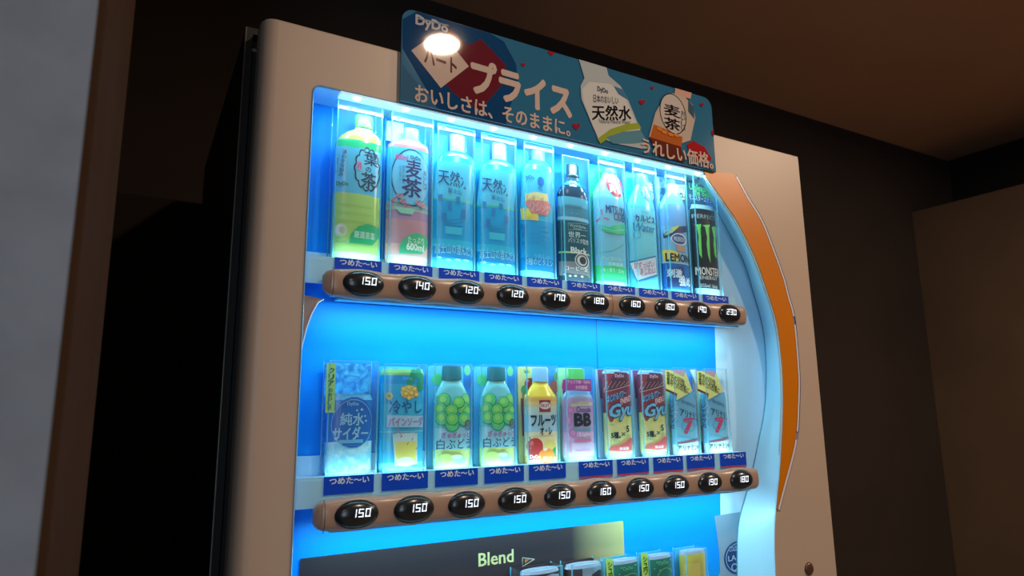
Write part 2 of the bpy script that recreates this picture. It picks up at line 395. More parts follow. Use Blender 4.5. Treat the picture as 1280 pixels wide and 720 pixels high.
# display recess
part(MB().add([(WX-.004, YBK, WB), (1.012, YBK, WB), (1.012, YBK, 1.0), (1.025, YBK, 1.187), (1.030, YBK, 1.346), (1.035, YBK, 1.437), (1.059, YBK, 1.70), (1.059, YBK, WZ), (WX-.004, YBK, WZ)], [tuple(range(9))], M_blue)
     .add([(.7305, YBK-.0004, 1.12), (.7317, YBK-.0004, 1.12), (.7317, YBK-.0004, WZ), (.7305, YBK-.0004, WZ)], [(0, 1, 2, 3)], mat((0, 70, 150), .5)), 'back_sheet')
edge = [(1.012, WB), (1.012, 1.0), (1.025, 1.187), (1.030, 1.346), (1.035, 1.437), (1.059, 1.70), (1.059, WZ)]
def xat(pts, z):
    for p, q in zip(pts, pts[1:]):
        if q[1] <= z <= p[1]: return p[0] + (q[0]-p[0]) * (p[1]-z) / (p[1]-q[1] + 1e-9)
    return pts[0][0] if z > pts[0][1] else pts[-1][0]
zg = [WZ - (WZ - WB) * i / 90 for i in range(91)]
fb = MB(); pr2 = [(xat(edge[::-1], z), max(xat(edge[::-1], z), xat(arcB, z)), z) for z in zg]
fb.add([(a_, YBK, z) for a_, b_, z in pr2] + [(b_, YBK, z) for a_, b_, z in pr2], [(i, i+91, i+92, i+1) for i in range(90)], M_pale)
part(fb, 'filler_panel')
sd = MB(); sd.add([(xat(arcF, z), 0.001, z) for z in zg] + [(xat(arcB, z), YBK, z) for z in zg], [(i, i+91, i+92, i+1) for i in range(90)], M_side, True)
part(sd, 'side_liner')
sl = MB().box(WX-.004, WX-.001, .004, YBK, WB, WZ, M_blue); part(sl, 'left_liner')
part(MB().box(WX-.004, 1.06, .003, YBK+.001, WB-.012, WB, M_side), 'bottom_liner')
tl = MB().box(WX, arcF[0][0]+.02, .003, YBK, WZ, WZ+.004, M_side); part(tl, 'top_liner')
# dark line on the corner between the liner and the back
part(MB().tube([(p[0]-.0005, YBK-.0008, p[1]) for p in arcB[1:]], .0013, mat((70, 150, 180), .4)), 'liner_seam')
# thin pale bezel round the window
bz = [(WX, 0, WB), (WX, 0, WZ-.012)] + [(WX + .012 - .012*math.cos(a), 0, WZ - .012 + .012*math.sin(a)) for a in [PI/8*k for k in range(1, 5)]] + [(x, 0, WZ) for x in (.4, .6, .8, arcF[0][0])]
part(MB().tube([(x, -.0005, z) for x, y, z in bz], .0011, mat((120, 160, 185), .3)), 'window_bezel')
part(MB().tube([(p[0], -.0005, p[1]) for p in arcF], .0010, mat((200, 225, 240), .3)), 'window_bezel')
# left arched corner of the lower display: lining outside the arc, the door's reflection painted in as brown
sliv = [(WX, 1.427)] + [(pix(x, y, .006).x, pix(x, y, .006).z) for x, y in ((404, 374), (397, 378), (389, 392), (382.5, 410), (377.5, 430), (374.2, 450))]
part(MB().prism(sliv, .006, .010, mat((150, 128, 122), .4, name='door_reflection_lining')), 'door_reflection_lining')
part(MB().tube([(x+.0006, .0055, z) for x, z in sliv[1:]], .0009, M_white), 'lining_edge')
# LED strip
led = MB().box(.232, 1.005, -.001, .018, WZ-.005, WZ-.0005, mat((190, 235, 250), .3, emit=0.55, name='led_cover'))
part(led, 'led_strip')
LEDX = [(444.7,120),(507,133.5),(564.4,148),(616.5,159),(665,171),(711,180.5),(753,190.6),(793.6,199.5),(832.7,206),(874,214)]
for i in range(11):
    c = MB().dome((0, 0, 0), .0055, .0035, .0035, M_led, 12, 5, True)
    o = part(c, 'led_chip'); o.location = (pix(444.7, 120, .01).x + i*.0775 - OX, .003 - OY, WZ - .0055 - OZ)
# window glass
def tri(poly, y, mt):
    bm = bmesh.new(); f = bm.faces.new([bm.verts.new((p[0], y, p[1])) for p in poly]); bmesh.ops.triangulate(bm, faces=[f], ngon_method='EAR_CLIP')
    bm.verts.index_update(); bm.normal_update()
    r = [tuple(v.index for v in (g.verts if g.normal.y < 0 else reversed(g.verts))) for g in bm.faces]; vs_ = [v.co[:] for v in bm.verts]; bm.free()
    return MB().add(vs_, r, mt)
M_pane = clear((200, 230, 245), 0.004, 0.02, 'window_acrylic')
part(tri(hole, -.0040, M_pane).wall(hole + [hole[0]], -.0040, 0.0, M_pane), 'window_pane')

# orange arc trim on the right
orr = list(arcF); 
sel = [p for p in arcF if p[1] > arcO[-1][1] + .002]
oz = [(arcO[0][0] - .006, arcO[0][1] + .006), (arcO[0][0] + .001, arcO[0][1] + .003)]
part(MB().prism([(p[0] + .0012, p[1]) for p in sel][::-1] + oz + arcO[1:], -.003, 0.001, M_orange), 'orange_trim', label='orange crescent strip')
def ribbon(pts, off0, off1, y, mt, a=0, b=None):
    q = [Vector(p) for p in pts][a:b]; vs = []
    for i, p in enumerate(q):
        d = (q[min(i+1, len(q)-1)] - q[max(i-1, 0)]).normalized(); n_ = Vector((-d.y, d.x))
        if n_.x < 0: n_ = -n_
        vs += [(p.x + n_.x*off0, y, p.y + n_.y*off0), (p.x + n_.x*off1, y, p.y + n_.y*off1)]
    m_ = MB(); m_.add(vs, [(2*i, 2*i+1, 2*i+3, 2*i+2) for i in range(len(q)-1)], mt)
    m_.add([(x, y+.003, z) for x, y, z in vs], [(2*i, 2*i+1, 2*i+3, 2*i+2) for i in range(len(q)-1)], mt)
    m_.add([v for i in range(len(q)) for v in (vs[2*i+1], (vs[2*i+1][0], y+.003, vs[2*i+1][2]))], [(2*i, 2*i+1, 2*i+3, 2*i+2) for i in range(len(q)-1)], mt)
    return m_
def near(z): return min(range(len(arcO)), key=lambda i: abs(arcO[i][1] - z))
za = pix(990, 396, 0).z; zb = pix(992, 405, 0).z; zc = pix(995, 539, 0).z; zd = pix(993, 549, 0).z
def cutz(z1, z0): return [p for p in smooth(arcO, 6) if z0 <= p[1] <= z1]
for z1, z0 in ((9, za), (zb, zc), (zd, 0)): part(ribbon(cutz(z1, z0), 0.0005, .0052, -.0035, M_white), 'white_trim_line')
part(ribbon(cutz(9, zc), .0062, .0092, -.002, M_navy), 'navy_trim_line')
part(ribbon(arcO, .0, .0105, -.0012, mat((150, 135, 150), .4)), 'trim_backing')

# lock on the door
lk = pix(1011, 711, 0)
part(MB().dome((lk.x, 0, lk.z), .0125, .006, .0125, mat((95, 68, 52), .3, metal=.3, name='lock_cap')), 'lock_cap', label='round brown lock cap')

# rails, buttons, shelf boards
X0, PITCH = 0.2715, 0.0812
RZ = [1.4465, 1.1325, 0.818]
PRICES = [['150','140','120','120','170','180','160','160','140','230'], ['150','150','150','150','150','160','150','150','190','180'], ['130']*10]
SEG = {'0':'abcdef','1':'bc','2':'abged','3':'abgcd','4':'fgbc','5':'afgcd','6':'afgedc','7':'fabc','8':'abcdefg','9':'abcdfg'}
def digit(mb, d, x, z, wd, h, y, mt):
    t = h * .145; sh = .10
    S = {'a': (0, h-t, wd, h), 'd': (0, 0, wd, t), 'g': (0, h/2-t/2, wd, h/2+t/2), 'f': (0, h/2, t, h), 'b': (wd-t, h/2, wd, h), 'e': (0, 0, t, h/2), 'c': (wd-t, 0, wd, h/2)}
    for c in SEG[d]:
        a, b, c2, d2 = S[c]; e = t*.10
        mb.add([(x+px_+sh*pz, y, z+pz) for px_, pz in ((a+e, b+e), (c2-e, b+e), (c2-e, d2-e), (a+e, d2-e))], [(0, 1, 2, 3)], mt)
c0 = [pix(x, 322 + i*5.2, .0135).x for i, x in enumerate((448.6, 514.3, 574.6, 629.8, 681.3, 730, 774.8, 817.2, 856.7, 894.8))]
c1 = [pix(x, y, .0135).x for x, y in ((631, 595), (685, 590), (745.5, 586), (792, 583), (836, 580), (876.5, 577), (917, 574))]
c1 = [c1[0] - .0812*(3-i) for i in range(3)] + c1
CARDX = [c0, c1, c1]
for r, zc_ in enumerate(RZ):
    mb = MB(); xa = 0.2165; xb = 1.0575; N = 150; vs = []; J = 13; ys = []
    for i in range(N + 1):
        x = xa + (xb - xa) * i / N; e = min((x - xa) / .022, (xb - x) / .014, 1.0); e = math.sqrt(max(0, 1 - (1 - e) ** 2))
        hh = (.0210 + .0013 * math.cos(2*PI*(x - X0)/PITCH)) * (.45 + .55*e)
        dep = (.0150 + .0012 * math.cos(2*PI*(x - X0)/PITCH)) * (.12 + .88*e)
        for j in range(J):
            a = -PI/2 + PI * j / (J - 1); s_, c_ = math.sin(a), math.cos(a)
            vs.append((x, .003 - dep * abs(c_) ** .6, zc_ + hh * math.copysign(abs(s_) ** .8, s_)))
    fs = [(i*J+j, (i+1)*J+j, (i+1)*J+j+1, i*J+j+1) for i in range(N) for j in range(J-1)]
    mb.add(vs, fs, M_rail, True)
    mb.add([vs[j] for j in range(J)], [tuple(range(J-1, -1, -1))], M_rail); mb.add([vs[N*J+j] for j in range(J)], [tuple(range(J))], M_rail)
    mb.box(xa+.012, xb-.008, .003, .0125, zc_-.019, zc_+.018, M_rail)
    rail = part(mb, 'button_rail')
    M_line = mat((95, 78, 68), .5)
    for sx in ((.2285,) if r else (.2285, X0 + 5.45*PITCH)):
        sm_ = MB(); sm_.tube([(sx, .0028 - .0163 * abs(math.cos(a)) ** .6, zc_ + .0212 * math.copysign(abs(math.sin(a)) ** .8, math.sin(a))) for a in [-PI/2 + PI*q/16 for q in range(1, 16)]], .0005, M_line, 5)
        o = sm_.build('seam', rail)
    # under-rail lamp cover
    part(MB().box(.24, 1.04, .0035, .022, zc_-.0228, zc_-.0195, mat((120, 200, 235), .3, name='lamp_cover')), 'lamp_cover')
    # shelf the drinks stand on with the price card strip on its front
    zb_ = [1.4865, 1.1812, .868][r]
    part(MB().box(.196, 1.050 if r < 2 else 1.035, .016, .058, zb_-.004, zb_, M_cellar).box(.196, 1.050 if r < 2 else 1.03, .0155, .0175, zb_-.040, zb_-.004, M_cellar)
         .box(.196, 1.028 if r < 2 else 1.01, .0560, .0585, zb_, zb_+(.026 if r else .014), M_cellar), 'shelf_board')
    for i in range(10):
        xc = X0 + i*PITCH
        if r == 2 and i > 8: continue
        b = MB().dome((xc, -.0095, zc_), .0305, .0105, .0178, M_btn, 36, 8)
        b.add([(xc + .0318*math.cos(2*PI*q/36)*f, -.0090 - .0022*(1-g_), zc_ + .0190*math.sin(2*PI*q/36)*f) for f, g_ in ((1.0, 1), (.965, 0)) for q in range(36)],
              [(q, (q+1) % 36, (q+1) % 36 + 36, q+36) for q in range(36)], mat((40, 32, 28), .3), True)
        bo = part(b, 'selector_button')
        dg = MB(); pr_ = PRICES[r][i]; xo = .0035 - .0009*i; wd, h = .0070, .0108
        xx = xc + xo - 1.5*wd - .0035
        for ch in pr_:
            digit(dg, ch, xx, zc_ - h/2 + (.002 if r == 0 else .003), wd, h, -.0208, M_digit); xx += wd + .0024
        dg.build('price_digits', bo)
        # cold-drink card under each sample
        if r == 1 and i == 0: pass
        lw = .0346; lx = CARDX[r][i]
        ztop = zb_ - (.0 if r else .0)
        card = MB().box(lx-lw, lx+lw, .0135, .0153, ztop-.024, ztop, mat((0, 74, 214), .35, name='blue_card'))
        if r == 1 and i >= 5: card.box(lx-lw, lx+lw, .0133, .0154, ztop-.0270, ztop-.0248, mat((200, 60, 110), .4)) 
        co = part(card, 'cold_card', **({'label': 'dark blue card with white lettering'} if i == 0 else {}))
        vs_, fs_ = text_mesh('つめた〜い', .034)
        lt = MB()
        for q, layer in enumerate(vs_): lt.add([(lx - lw*.80 + x*lw*1.6, .0131 - .00003*q, ztop-.0108 + z*.0092) for x, z in layer], fs_, mat((225, 242, 252), .4))
        lt.build('lettering', co)

# dark poster behind the third row and its picture
dp = plane_print(.0570, lift=0.0)
dp.raw([(.215, .872), (.7735, .872), (.7735, 1.071), (.215, 1.071)], [(0, 1, 2, 3)], gradient([(44, 36, 42), (48, 40, 46), (150, 140, 100), (196, 186, 120)], .60, .785, 'poster_ink', axis=0))
dp.T((205, 200, 140), 'Blend', 598, 689, 642, 705.5, .02, up=0)
dp.L((190, 180, 160), [(653, 697), (653, 708), (668, 699)], .0012)
dp.L((190, 180, 160), [(653, 697), (668, 699)], .0012)
dp.P((170, 110, 50), (656, 699), (662, 699), (656, 704))
part(dp.mb, 'dark_poster', label='dark coffee poster fading to tan')
# round sticker on the right
st = plane_print(.0596, lift=0.0)
st.P((128, 160, 185), (893, 645), (925, 640), (925, 745), (886, 745), (900, 715), (899, 690))
part(st.mb, 'grey_card')
sk = plane_print(.0590, lift=0.0)
sk.E((20, 52, 120), 923, 697, 18, 21); sk.E((150, 190, 215), 923, 697, 16, 18.5, ring=.05)
sk.T((170, 200, 220), 'COLD', 911, 683, 921, 689, .01); sk.T((170, 200, 220), 'LA', 910, 694, 920, 701, .02); sk.E((170, 200, 220), 918, 709, 4, 5, ring=.3)
part(sk.mb, 'round_sticker')

# the sign board standing on the window edge
SY = -0.0078
sb = empty('sign_board', (0.655, SY, 1.737), label='wide glossy blue sign board with white lettering on top of the machine', category='sign')
M_sign = mat((44, 110, 146), 0.07, spec=0.45, coat=0.35, name='sign_face')
x0s = pix(501.5, 70, SY).x; x1s = pix(892, 170, SY).x; z0s = 1.7380; z1s = (pix(600, 37.5, SY).z + pix(800, 97.5, SY).z) / 2; rs = .021
def rrect(x0, x1, z0, z1, r, n=6, bottom=False):
    o = [(x0, z0), (x1, z0)] if not bottom else []
    if bottom:
        o += [(x0+r-r*math.cos(a), z0+r-r*math.sin(a)) for a in [PI/2*k/n for k in range(n+1)]] + [(x1-r+r*math.sin(a), z0+r-r*math.cos(a)) for a in [PI/2*k/n for k in range(n+1)]]
    o += [(x1-r+r*math.cos(a), z1-r+r*math.sin(a)) for a in [PI/2*k/n for k in range(n+1)]]
    o += [(x0+r-r*math.sin(a), z1-r+r*math.cos(a)) for a in [PI/2*k/n for k in range(n+1)]]
    return o
board = MB().prism([(x-.655, z-1.737) for x, z in rrect(x0s, x1s, z0s, z1s, rs)], 0, .004, M_sign).build('board', sb)
sg = plane_print(SY, (0.655, SY, 1.737), rough=.04, lift=.00005); s_ = sg
def clipx(p): return p
NV = (16, 62, 104); RD = (120, 32, 44); CR = (206, 184, 170)
s_.P((12, 66, 112), (503, 60), (503, 24), (522, 13.5), (600, 34), (630, 52), (645, 80), (648, 105), (637, 135), (632, 157), (600, 150), (548, 138))
s_.P((62, 104, 134), (503, 81), (545, 134), (503, 122))
s_.P((104, 30, 44), (556, 36), (560, 34), (572, 44), (584, 57), (601, 49), (614, 62), (633, 82), (628, 105), (600, 138), (586, 130), (566, 116), (545, 90), (552, 60))
s_.P(CR, (514, 63), (540, 45), (563, 54), (586, 83), (551, 110))
s_.T((104, 40, 44), 'ハート', 530, 67, 571, 86, .045, up=-.10)
s_.T(CR, 'プライス', 588, 90, 714, 132, .06, up=-.02)
s_.T(CR, 'おいしさは、そのままに。', 518, 128.5, 712, 149, .03)
s_.T((190, 190, 195), 'DyDo', 519, 24, 560, 40, .045)
s_.P((150, 165, 175), (521, 22), (560, 31.5), (561, 33.5), (521, 24))
def heart(cx, cy, r, col):
    pts = []
    for k in range(20):
        t = 2*PI*k/20; pts.append((cx + r*(16*math.sin(t)**3)/16, cy - r*(13*math.cos(t)-5*math.cos(2*t)-2*math.cos(3*t)-math.cos(4*t))/16))
    s_.P(col, *pts)
for c in ((689, 66, 4.5), (720, 158, 5), (654, 81, 3), (802, 128, 4), (815, 110, 2.4), (877, 131, 2.8), (649, 0+97, .1)): heart(*c, (150, 34, 52))
s_.P((165, 34, 40), (858, 181), (866, 176), (872, 180), (880, 184), (889, 199), (884, 205), (870, 200), (862, 194))
s_.P((150, 34, 44), (889, 164), (892, 161), (892, 170), (890, 170))
# printed water bottle
s_.P((176, 186, 188), (723, 74.5), (757, 83), (760, 95), (775, 108), (784, 124), (806, 178), (812, 186), (800, 186), (770, 180), (747, 172), (741, 160), (726, 124), (725, 108), (730, 98))
s_.P((204, 206, 202), (729, 128), (727, 112), (736, 103), (760, 105), (778, 115), (788, 140), (800, 165), (760, 172), (748, 176), (738, 152))
s_.P((70, 120, 150), (766, 108), (777, 112), (785, 126), (778, 122), (772, 118))
s_.P((150, 170, 60), (746, 174), (762, 162), (780, 156), (797, 154), (801, 161), (782, 164), (765, 170), (750, 180))
s_.P((92, 142, 160), (757, 172), (778, 165), (800, 163), (808, 178), (790, 180), (765, 180))
s_.T((20, 22, 26), '天然水', 739, 132, 788, 151, .03, up=.20)
s_.T((60, 60, 60), '日本のおいしい', 741, 120, 772, 130, .01, up=.14)
s_.T((100, 100, 90), 'Natural Mineral Water', 748, 150, 787, 155, .0, up=.18)
s_.T((30, 70, 80), 'DyDo', 746, 110, 759, 118, .03)
# printed tea bottle
s_.P((205, 160, 145), (843, 110), (864, 114), (862, 124), (842, 120))
s_.P((190, 175, 160), (830, 121), (840, 117), (855, 122), (865, 132), (868, 148), (862, 176), (850, 180), (822, 168), (810, 172), (818, 142))
s_.P((60, 90, 110), (859, 126), (866, 134), (867, 150), (859, 140))
s_.P((180, 96, 44), (816, 156), (826, 160), (852, 172), (850, 190), (811, 174))
s_.P((104, 46, 34), (811, 172), (850, 184), (855, 204), (820, 194))
s_.E((30, 30, 32), 840, 143, 16.5, 25); s_.E((196, 186, 180), 840, 143, 15.5, 23.8); 
s_.T((26, 22, 24), '麦茶', 829, 131, 849, 164, .03, vert=True); s_.T((40, 30, 30), 'おいしい', 850, 139, 855, 165, .01, vert=True)
for c in ((823,162),(829,166),(837,169),(844,170)): s_.E((214, 130, 60), c[0], c[1], 3.4, 2.2)
s_.T(CR, 'うれしい価格。', 801, 183, 889, 202.5, .03)
art = s_.build('artwork', board)
# keep what spills past the board's edge off it
def clip(o, planes):
    bm = bmesh.new(); bm.from_mesh(o.data)
    for co, no in planes: bmesh.ops.bisect_plane(bm, geom=bm.verts[:] + bm.edges[:] + bm.faces[:], plane_co=co, plane_no=no, clear_outer=True)
    bm.to_mesh(o.data); bm.free()
def clip_round(o, x0, x1, z0, z1, r):
    pl = [((x0, 0, 0), (-1, 0, 0)), ((x1, 0, 0), (1, 0, 0)), ((0, 0, z0), (0, 0, -1)), ((0, 0, z1), (0, 0, 1))]
    for k in (1, 2, 3, 4, 5):
        a = PI/2*k/6
        pl.append(((x0+r-r*math.cos(a), 0, z1-r+r*math.sin(a)), (-math.cos(a), 0, math.sin(a))))
        pl.append(((x1-r+r*math.cos(a), 0, z1-r+r*math.sin(a)), (math.cos(a), 0, math.sin(a))))
    clip(o, pl)
clip_round(art, x0s-.655+.0005, x1s-.655-.0005, z0s-1.737, z1s-1.737-.0005, rs)

# ------------------------------------------------------------ sample drinks
YC = 0.036
# outlines read off the photograph: body left, body right, holder left, holder right, at image row
SIL = {(0,0): (415,475,412,475,260), (0,1): (482,535,480,540,265), (0,2): (540,591,538,593,265), (0,3): (595,643,593,645,270), (0,4): (649,691,646,693,275), (0,5): (697,736,694,738,285),
       (0,6): (742,781,739,783,285), (0,7): (784,820,782,823,290), (0,8): (825,859,823,861,300), (0,9): (864.5,896,858,899,305),
       (1,0): (406.5,465,403,471,530), (1,1): (474,529,472,532,530), (1,2): (541,587,534,589,530), (1,3): (598,643,592,644,530), (1,4): (655,696.5,648,698,530), (1,5): (702,742,697,743,530),
       (1,6): (754,789,746,790,520), (1,7): (799,831,790,832,520), (1,8): (838,871,831,873,520), (1,9): (877,909,870,911,520),
       (2,4): (650,699,640,703,740), (2,5): (706,752,703,756,735), (2,6): (759,798,754,799,735), (2,7): (804,840,799,842,730), (2,8): (850,883,845,885,725)}
NECK = {(0,0): .008, (0,1): .005, (0,2): .008, (0,4): .007, (0,5): .002, (0,6): .006, (0,7): .005, (0,8): .005}
def outline(row, col, k):
    l, r, L, R, y = SIL[(row, col)]
    def sl(px):
        a = pix(px, y, YC); return a.x, math.sqrt(1 + (k * a.x / (YC - CAM.y)) ** 2)
    (xl_, s0), (xr_, s1) = sl(l), sl(r)
    Rb = (xr_ - xl_) / (s0 + s1); X = xl_ + Rb*s0
    return X, Rb, pix(L, y, YC + .0135).x - X, pix(R, y, YC - .015).x - X
ZB = [1.4866, 1.1813, 0.8681]
CYAN = (0, 196, 240)
class Drink:
    def __init__(s, name, row, col, label, category, group=None, k=.38):
        s.X, s.Rb, s.hl, s.hr = outline(row, col, k); s.neck = NECK.get((row, col), 0.0); s.row = row; s.z0 = ZB[row]; s.k = k
        s.root = empty(name, (s.X, YC, s.z0), label=label, category=category)
        if group: s.root['group'] = group
        s.prof = None
    def z(s, py, x=0.0):
        """height above the shelf of image row py on the front of the sample"""
        R = .03; Y = YC - s.k*R; lo, hi = -.1, .4
        for _ in range(30):
            m_ = (lo+hi)/2
            if px_of((s.X + x, Y, s.z0+m_))[1] > py: lo = m_
            else: hi = m_
        return (lo+hi)/2
    def R(s, z):
        p = s.prof
        if z <= p[0][0]: return p[0][1]
        for (a, ra), (b, rb) in zip(p, p[1:]):
            if z <= b: return ra + (rb-ra)*(z-a)/(b-a) if b > a else rb
        return p[-1][1]
    def body(s, prof, bands, name='body', top=None, rough=.22, label=None, bx=0.0):
        """turned body, flattened front to back; prof = [(height, radius)]; bands = [(from height, colour)] from the bottom up"""
        sc = s.Rb / max(r_ for _, r_ in prof); s.sc = sc; prof = [(a_, r_*sc) for a_, r_ in prof]
        s.prof = prof; s.bx = bx = 0.0; zs = set(p[0] for p in prof) | set(b[0] for b in bands if prof[0][0] <= b[0] <= prof[-1][0])
        zs = sorted(zs)
        ztop = prof[-1][0]; zsh = max(z_ for z_, r_ in prof if r_ > s.Rb*.985)
        def off(z_):
            t = max(0, min(1, (z_ - zsh) / (ztop - zsh + 1e-6))); return s.neck * t * t * (3 - 2*t)
        n = 56; mb = MB()
        for a, b in zip(zs, zs[1:]):
            if b - a < 1e-5: continue
            col = [c for z_, c in bands if z_ <= (a+b)/2 + 1e-6][-1]
            mt = col if isinstance(col, bpy.types.Material) else mat(col, rough)
            vs = [(off(z_) + s.R(z_ + e)*math.sin(2*PI*i/n), -s.k*s.R(z_ + e)*math.cos(2*PI*i/n), z_) for z_, e in ((a, 1e-6), (b, -1e-6)) for i in range(n)]
            mb.add(vs, [(i, (i+1) % n, (i+1) % n + n, i+n) for i in range(n)], mt, True)
            if a == zs[0]: mb.add(vs[:n], [tuple(range(n-1, -1, -1))], mt)
            if b == zs[-1]: mb.add(vs[n:], [tuple(range(n))], mt)
        o = mb.build(name, s.root)
        if label: o['label'] = label
        s.bodyo = o; return o
    def turned(s, name, prof, col, rough=.3, bx=None, k=.5, parent=None):
        n = 32; mb = MB(); mt = col if isinstance(col, bpy.types.Material) else mat(col, rough); bx = s.neck; sc = s.sc
        vs = [(bx + r*sc*math.sin(2*PI*i/n), -k*r*sc*math.cos(2*PI*i/n), z_) for z_, r in prof for i in range(n)]
        mb.add(vs, [(j*n+i, j*n+(i+1) % n, (j+1)*n+(i+1) % n, (j+1)*n+i) for j in range(len(prof)-1) for i in range(n)], mt, True)
        mb.add(vs[-n:], [tuple(range(n))], mt); mb.add(vs[:n], [tuple(range(n-1, -1, -1))], mt)
        return mb.build(name, parent or s.root)
    def ink(s, rough=.3):
        Rm = max(r for _, r in s.prof); k = s.k; X = s.X + s.bx; cx, cy = X, YC
        def hit(px, py):
            v = FW*FPX + RT*(px-640) - UP*(py-360); A = (v.x/Rm)**2 + (v.y/(k*Rm))**2
            ox, oy = (CAM.x-cx)/Rm, (CAM.y-cy)/(k*Rm); B = 2*(ox*v.x/Rm + oy*v.y/(k*Rm)); C = ox*ox+oy*oy-1
            D = B*B - 4*A*C
            t = (-B - math.sqrt(max(D, 0)))/(2*A); p = CAM + v*t
            x = p.x - cx
            if D < 0: x = max(-Rm*.97, min(Rm*.97, x)); 
            return (x + s.bx, p.z - s.z0)
        def ys(x, z):
            R = s.R(z); u = max(-.995, min(.995, (x - s.bx)/R)); return -k*R*math.sqrt(1-u*u)
        cuts = [s.bx + Rm*c for c in (-.9, -.75, -.6, -.45, -.3, -.15, 0, .15, .3, .45, .6, .72, .82, .9, .96)]
        return Print(hit, ys, cuts, [z for z, _ in s.prof[1:-1]], rough)
    def card(s, col, z0=0.0, z1=.24, hw=None, r=.003, y=.0135, name='backing_card', poly=None):
        mt = col if isinstance(col, bpy.types.Material) else mat(col, .4)
        pl = [(s.hl + .0005 + (x + .0345)/.069*(s.hr - s.hl - .001), z_) for x, z_ in poly] if poly else rrect(s.hl+.0005, min(s.hr, s.Rb + .001), z0, z1, r, bottom=True)
        s.cardy = YC + y; s.cardo = MB().prism(pl, y, y+.0025, mt).build(name, s.root); return s.cardo
    def cink(s, rough=.4):
        return plane_print(s.cardy, (s.X, YC, s.z0), rough)
    def holder(s, z1, hw=None, z0=0.0, yf=-.0165, yb=.018):
        c = clear((190, 235, 250), .05, .03, 'holder_plastic'); e = clear((120, 220, 245), .38, .08, 'holder_edge')
        mb = MB()
        mb.add([(s.hl, yf, z0), (s.hr, yf, z0), (s.hr, yf, z1), (s.hl, yf, z1)], [(0, 1, 2, 3)], c)
        for sx in (-1, 1):
            x = s.hl if sx < 0 else s.hr; mb.add([(x, yf, z0), (x, yb, z0), (x, yb, z1), (x, yf, z1)], [(0, 1, 2, 3)], c)
            mb.box(x-.0009, x+.0009, yf-.0002, yf+.0016, z0, z1, e); mb.box(x-.0008, x+.0008, yb-.0014, yb, z0, z1, e)
        mb.box(s.hl, s.hr, yf-.0002, yf+.0010, z1-.0012, z1, e)
        return mb.build('clear_holder', s.root)
    def on(s, pr, name, parent=None): return pr.build(name, parent or s.bodyo)
def at_col(proto, row, col, label):
    c = copy_tree(proto.root); c.location = (outline(row, col, proto.k)[0], YC, ZB[row]); c['label'] = label; return c
G1 = 'sample drinks on the top shelf'; G2 = 'sample drinks on the second shelf'; G3 = 'sample drinks on the third shelf'

# --- top shelf, left to right ---
# 1 green tea
d = Drink('tea_bottle', 0, 0, 'yellow-green tea bottle with a scalloped crest, first on the left of the top shelf', 'bottle', G1)
H = lambda p, d=None: p
bx = .004
lab0, lab1 = d.z(243), d.z(186)
d.body([(0, .026), (.004, .0295), (.012, .0305), (lab0, .0305), (lab1, .0305), (d.z(178), .0298), (d.z(170), .0265), (d.z(164), .020), (d.z(160), .0125), (d.z(156), .0108)],
       [(0, (205, 238, 175)), (.012, (178, 228, 122)), (lab0-.004, (186, 226, 130)), (lab0, (96, 205, 244)), (lab1, (30, 205, 135)), (d.z(176), (206, 196, 100)), (d.z(158), (190, 232, 225))], bx=bx, label='yellow-green bottle with pale blue label')
d.turned('cap', [(d.z(156.5), .0118), (d.z(142.5), .0118), (d.z(141), .0108)], (110, 225, 80))
p = d.ink(); NVY = (18, 52, 96)
p.E(NVY, 459, 212, 15, 25, scal=.13, k=13); p.E((104, 208, 244), 459, 212, 13.2, 23, scal=.13, k=13)
p.T(NVY, '葉', 455, 190, 473, 208, .02); p.T(NVY, 'の', 457, 209, 464, 215.5, .02); p.T(NVY, '茶', 451, 216, 470, 236, .02)
p.E((216, 160, 200), 449, 207, 3.6, 6); p.T((170, 70, 120), '純', 447, 203, 451.5, 211)
p.T(NVY, '清らかな旨み', 428, 187, 433.5, 221, .01, vert=True, up=-5); p.T((60, 120, 160), '一番茶入り', 421.5, 192, 424.5, 216, .0, vert=True, up=-3)
p.T((20, 120, 60), 'DyDo', 419.5, 227, 435, 233.5, .04)
for y_ in (256, 266, 276): p.L((160, 208, 112), [(421, y_-1), (440, y_), (464, y_+4)], .0008)
p.P((20, 190, 125), (435.5, 304), (438, 293), (447, 283.5), (458, 280.5), (466, 282), (473, 287), (474, 297), (465, 307), (450, 305))
p.T((200, 245, 225), '厳選茶葉', 442, 290, 468, 299, .02)
p.E((196, 222, 190), 425, 288, 8, 8.5); p.E((226, 236, 214), 424, 287, 6, 6.5); p.E((186, 200, 160), 427, 288, 3.5, 4.5)
p.T((110, 160, 130), 'ORGANIC', 417, 300, 434, 304)
d.on(p, 'artwork'); d.holder(d.z(128), .0350)
# 2 barley tea
d = Drink('barley_tea_bottle', 0, 1, 'pink-brown barley tea bottle with a large oval label on the top shelf', 'bottle', G1)
lab0, lab1 = d.z(254), d.z(186)
d.body([(0, .026), (.004, .0295), (.012, .0308), (lab0, .0308), (lab1, .0308), (d.z(182), .030), (d.z(177), .0255), (d.z(174), .016), (d.z(171), .0115)],
       [(0, (226, 205, 205)), (.016, (236, 184, 172)), (.034, (206, 160, 176)), (d.z(275), (186, 148, 186)), (d.z(264), (160, 205, 205)), (lab0, (72, 190, 240)), (lab1, (210, 132, 140)), (d.z(179), (150, 210, 225))], bx=.002, label='pinkish bottle with blue label')
d.turned('cap', [(d.z(172), .0112), (d.z(158), .0112)], (130, 222, 236))
p = d.ink()
p.E((24, 60, 120), 513, 222, 25, 36, ring=.05); p.E((110, 205, 246), 513, 222, 23, 34)
p.T((40, 44, 120), '麦', 507, 200, 527, 223, .025); p.T((40, 44, 120), '茶', 502, 223, 527, 247, .025)
